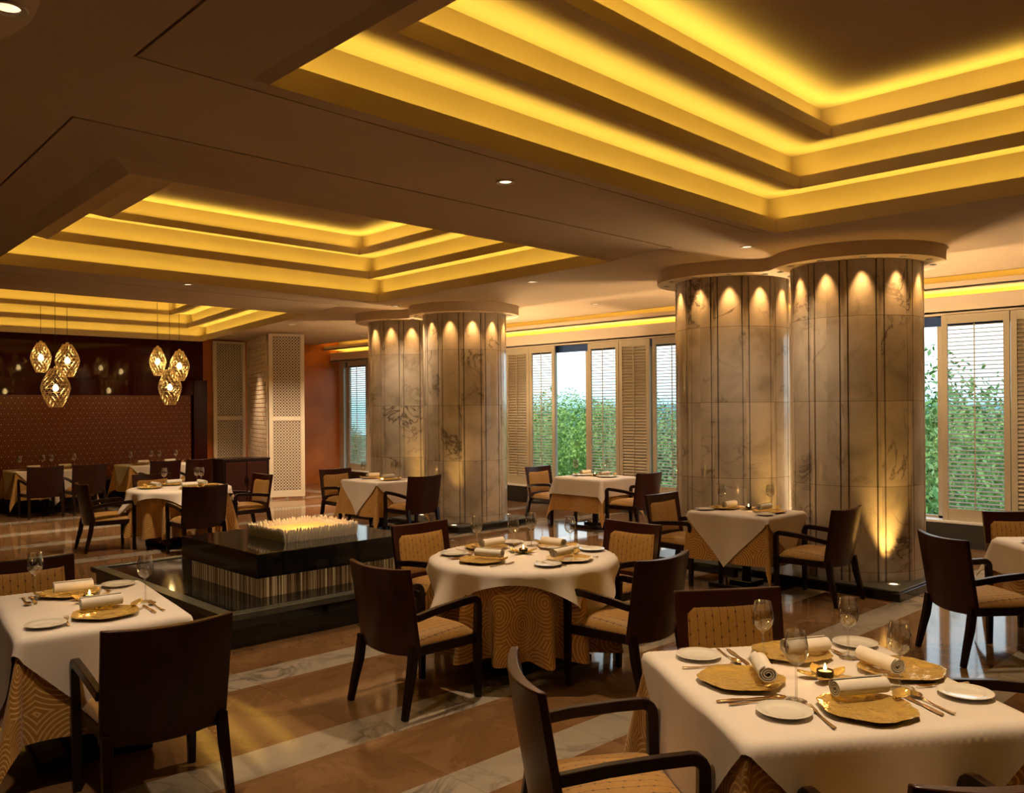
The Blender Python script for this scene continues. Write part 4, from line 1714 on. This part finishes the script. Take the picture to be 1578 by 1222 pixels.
put(fork, 'left', -.15, -.36, -.1, 'fork left of the near charger on the front left table', 'fork', 'gilt cutlery')
put(knife, 'left', -.22, .28, pi, 'knife at the far setting of the front left table', 'knife', 'gilt cutlery')
put(spoon, 'left', -.26, .26, pi, 'spoon at the far setting of the front left table', 'spoon', 'gilt cutlery')
put(fork, 'left', .16, .34, pi, 'fork at the far setting of the front left table', 'fork', 'gilt cutlery')

# ---- smaller settings farther off
def small(k, settings, glasses, cand=None):
    w = WORD[k]
    for (x, y, r0), side in settings:
        put(charger, k, x, y, r0, 'gold charger plate, %s setting of the %s' % (side, w), 'charger plate', 'gold charger plates')
        put(napkin, k, x * .8, y * .8, r0, 'rolled napkin, %s setting of the %s' % (side, w), 'napkin', 'rolled napkins', z=.021)
    for (x, y), side in glasses:
        put(glass, k, x, y, 0, 'wine glass, %s on the %s' % (side, w), 'wine glass', 'wine glasses')
    if cand:
        put(candle, k, cand[0], cand[1], .3, 'petal candle holder on the ' + w, 'candle holder', 'petal candle holders')
small('column', [((0, .24, pi), 'left'), ((.02, -.24, 0), 'right')], [((-.12, .20), 'left one'), ((.22, -.14), 'right one')], (.08, .02))
put(plate, 'column', -.24, .32, 0, 'white side plate at the left of the small table before the right marble columns', 'plate', 'white side plates')
put(plate, 'column', -.22, -.33, 0, 'white side plate at the right of the small table before the right marble columns', 'plate', 'white side plates')
small('window', [((0, .24, pi), 'left'), ((.0, -.24, 0), 'right')], [((-.22, .18), 'left one'), ((.12, -.14), 'right one')], (0, 0))
small('pillar', [((0, .24, pi), 'left'), ((.0, -.24, 0), 'right')], [((-.10, .28), 'left one'), ((.18, -.08), 'middle one'), ((.22, -.14), 'right one')], (.05, .02))
small('roundfar', [((-.36, .1, pi / 2), 'left'), ((.05, .37, pi), 'far'), ((.37, -.05, pi / 2), 'right'), ((0., -.37, 0), 'near')],
      [((-.1, .28), 'left one'), ((.28, .10), 'middle one'), ((.30, .0), 'right one')])
small('walla', [((-.32, -.14, 0), 'left'), ((.32, -.14, 0), 'right')], [((-.42, .12), 'leftmost of four'), ((-.05, .1), 'second of four'), ((.1, .12), 'third of four'), ((.48, .1), 'rightmost of four')])
small('wallb', [((-.32, -.14, 0), 'left'), ((.32, -.14, 0), 'right')], [((-.42, .1), 'leftmost of four'), ((-.02, .1), 'second of four'), ((.14, .12), 'third of four'), ((.46, .1), 'rightmost of four')])
put(plate, 'edge', .12, .37, 0, 'white side plate on the table cut off by the right edge', 'plate', 'white side plates')
put(charger, 'edge', -.30, .05, .3, 'gold charger plate on the table cut off by the right edge', 'charger plate', 'gold charger plates')
put(napkin, 'edge', -.22, .05, pi / 2, 'rolled napkin on the table cut off by the right edge', 'napkin', 'rolled napkins', z=.021)

# ================================================================== outdoors
b = MB()
b.box(12.5, 520, -300, 420, -14.5, -14)
struct(b.build('ground', M['lawn'], smooth=0))
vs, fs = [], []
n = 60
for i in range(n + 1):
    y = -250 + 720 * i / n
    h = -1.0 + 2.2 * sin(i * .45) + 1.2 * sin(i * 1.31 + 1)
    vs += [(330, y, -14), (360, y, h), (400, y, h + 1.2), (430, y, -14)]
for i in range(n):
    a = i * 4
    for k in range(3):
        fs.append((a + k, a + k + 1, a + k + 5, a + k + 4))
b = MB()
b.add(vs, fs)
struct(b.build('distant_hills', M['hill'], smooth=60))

def make_tree(seed, H, R, mat, nleaf):
    rnd = random.Random(seed)
    root = thing('tree')
    t = MB()
    t.tube([(0, 0, 0), (.1, .05, H * .4), (-.05, .1, H * .75)], [.32, .24, .08], 8)
    for k in range(5):
        a = k * 1.3
        z = H * (.4 + .07 * k)
        t.tube([(0, 0, z), (R * .5 * cos(a), R * .5 * sin(a), z + H * .18)], [.12, .03], 6)
    t.build('trunk', M['bark'], root)
    blobs = []
    for k in range(16):
        a, zz = rnd.uniform(0, 2 * pi), rnd.uniform(-.5, .95)
        rr = R * .62 * sqrt(max(0, 1 - zz * zz))
        blobs.append((rr * cos(a), rr * sin(a), H * .72 + zz * H * .26, R * rnd.uniform(.32, .5)))
    vs, fs = [], []
    for k in range(nleaf):
        bx, by, bz, br = rnd.choice(blobs)
        d = Vector((rnd.gauss(0, 1), rnd.gauss(0, 1), rnd.gauss(0, 1))).normalized() * br * rnd.uniform(.6, 1.05)
        p = Vector((bx, by, bz)) + d
        nrm = (d.normalized() + Vector((rnd.gauss(0, .5), rnd.gauss(0, .5), rnd.gauss(0, .5)))).normalized()
        u = nrm.orthogonal().normalized()
        w = nrm.cross(u)
        an = rnd.uniform(0, pi)
        u, w = u * cos(an) + w * sin(an), w * cos(an) - u * sin(an)
        s = rnd.uniform(.05, .105)
        o = len(vs)
        vs += [p - u * s, p - w * s * .45, p + u * s, p + w * s * .45]
        fs.append((o, o + 1, o + 2, o + 3))
    c = MB()
    c.add(vs, fs)
    c.build('crown', mat, root, smooth=0)
    return root
TK = [Kind(make_tree(1, 14.0, 4.4, M['leaf_a'], 34000)), Kind(make_tree(2, 14.6, 4.0, M['leaf_b'], 34000))]
TREES = [(27, 24.5, 0, 1.0, 'bright green tree filling the clear window pane'),
         (31, 30.5, 1, 1.0, 'deep green tree behind the open shutter left of the clear pane'),
         (25, 18.8, 1, .99, 'tree behind the open shutter right of the clear pane'),
         (30, 16.5, 0, 1.0, 'yellow-green tree behind the shutter at the right column pair'),
         (42, 37, 0, 1.02, 'farther pale tree left of the clear pane, beyond the nearer tree'),
         (44, 27, 1, 1.03, 'farther tree seen over the bright one in the clear pane'),
         (19, 8.2, 1, 1.04, 'tall dark tree just right of the right marble column'),
         (24, 6.3, 0, .97, 'green tree behind the open shutter right of the marble columns'),
         (30, 5.0, 1, .95, 'low tree at the right behind the shutter slats'),
         (34, 56, 1, .98, 'tree outside the far shutter by the orange wall'),
         (48, 18, 1, 1.02, 'distant tree behind the shutter next to the right column pair'),
         (40, 12, 0, .98, 'distant tree between the right column and the right shutter')]
for x, y, k, sc, l in TREES:
    o = TK[k].put((x, y, -14), x * 1.7 + y, l, 'tree', 'trees outside the windows')
    o.scale = (1, 1, sc * 15.2 / (14.0 if k == 0 else 14.6) * .985)
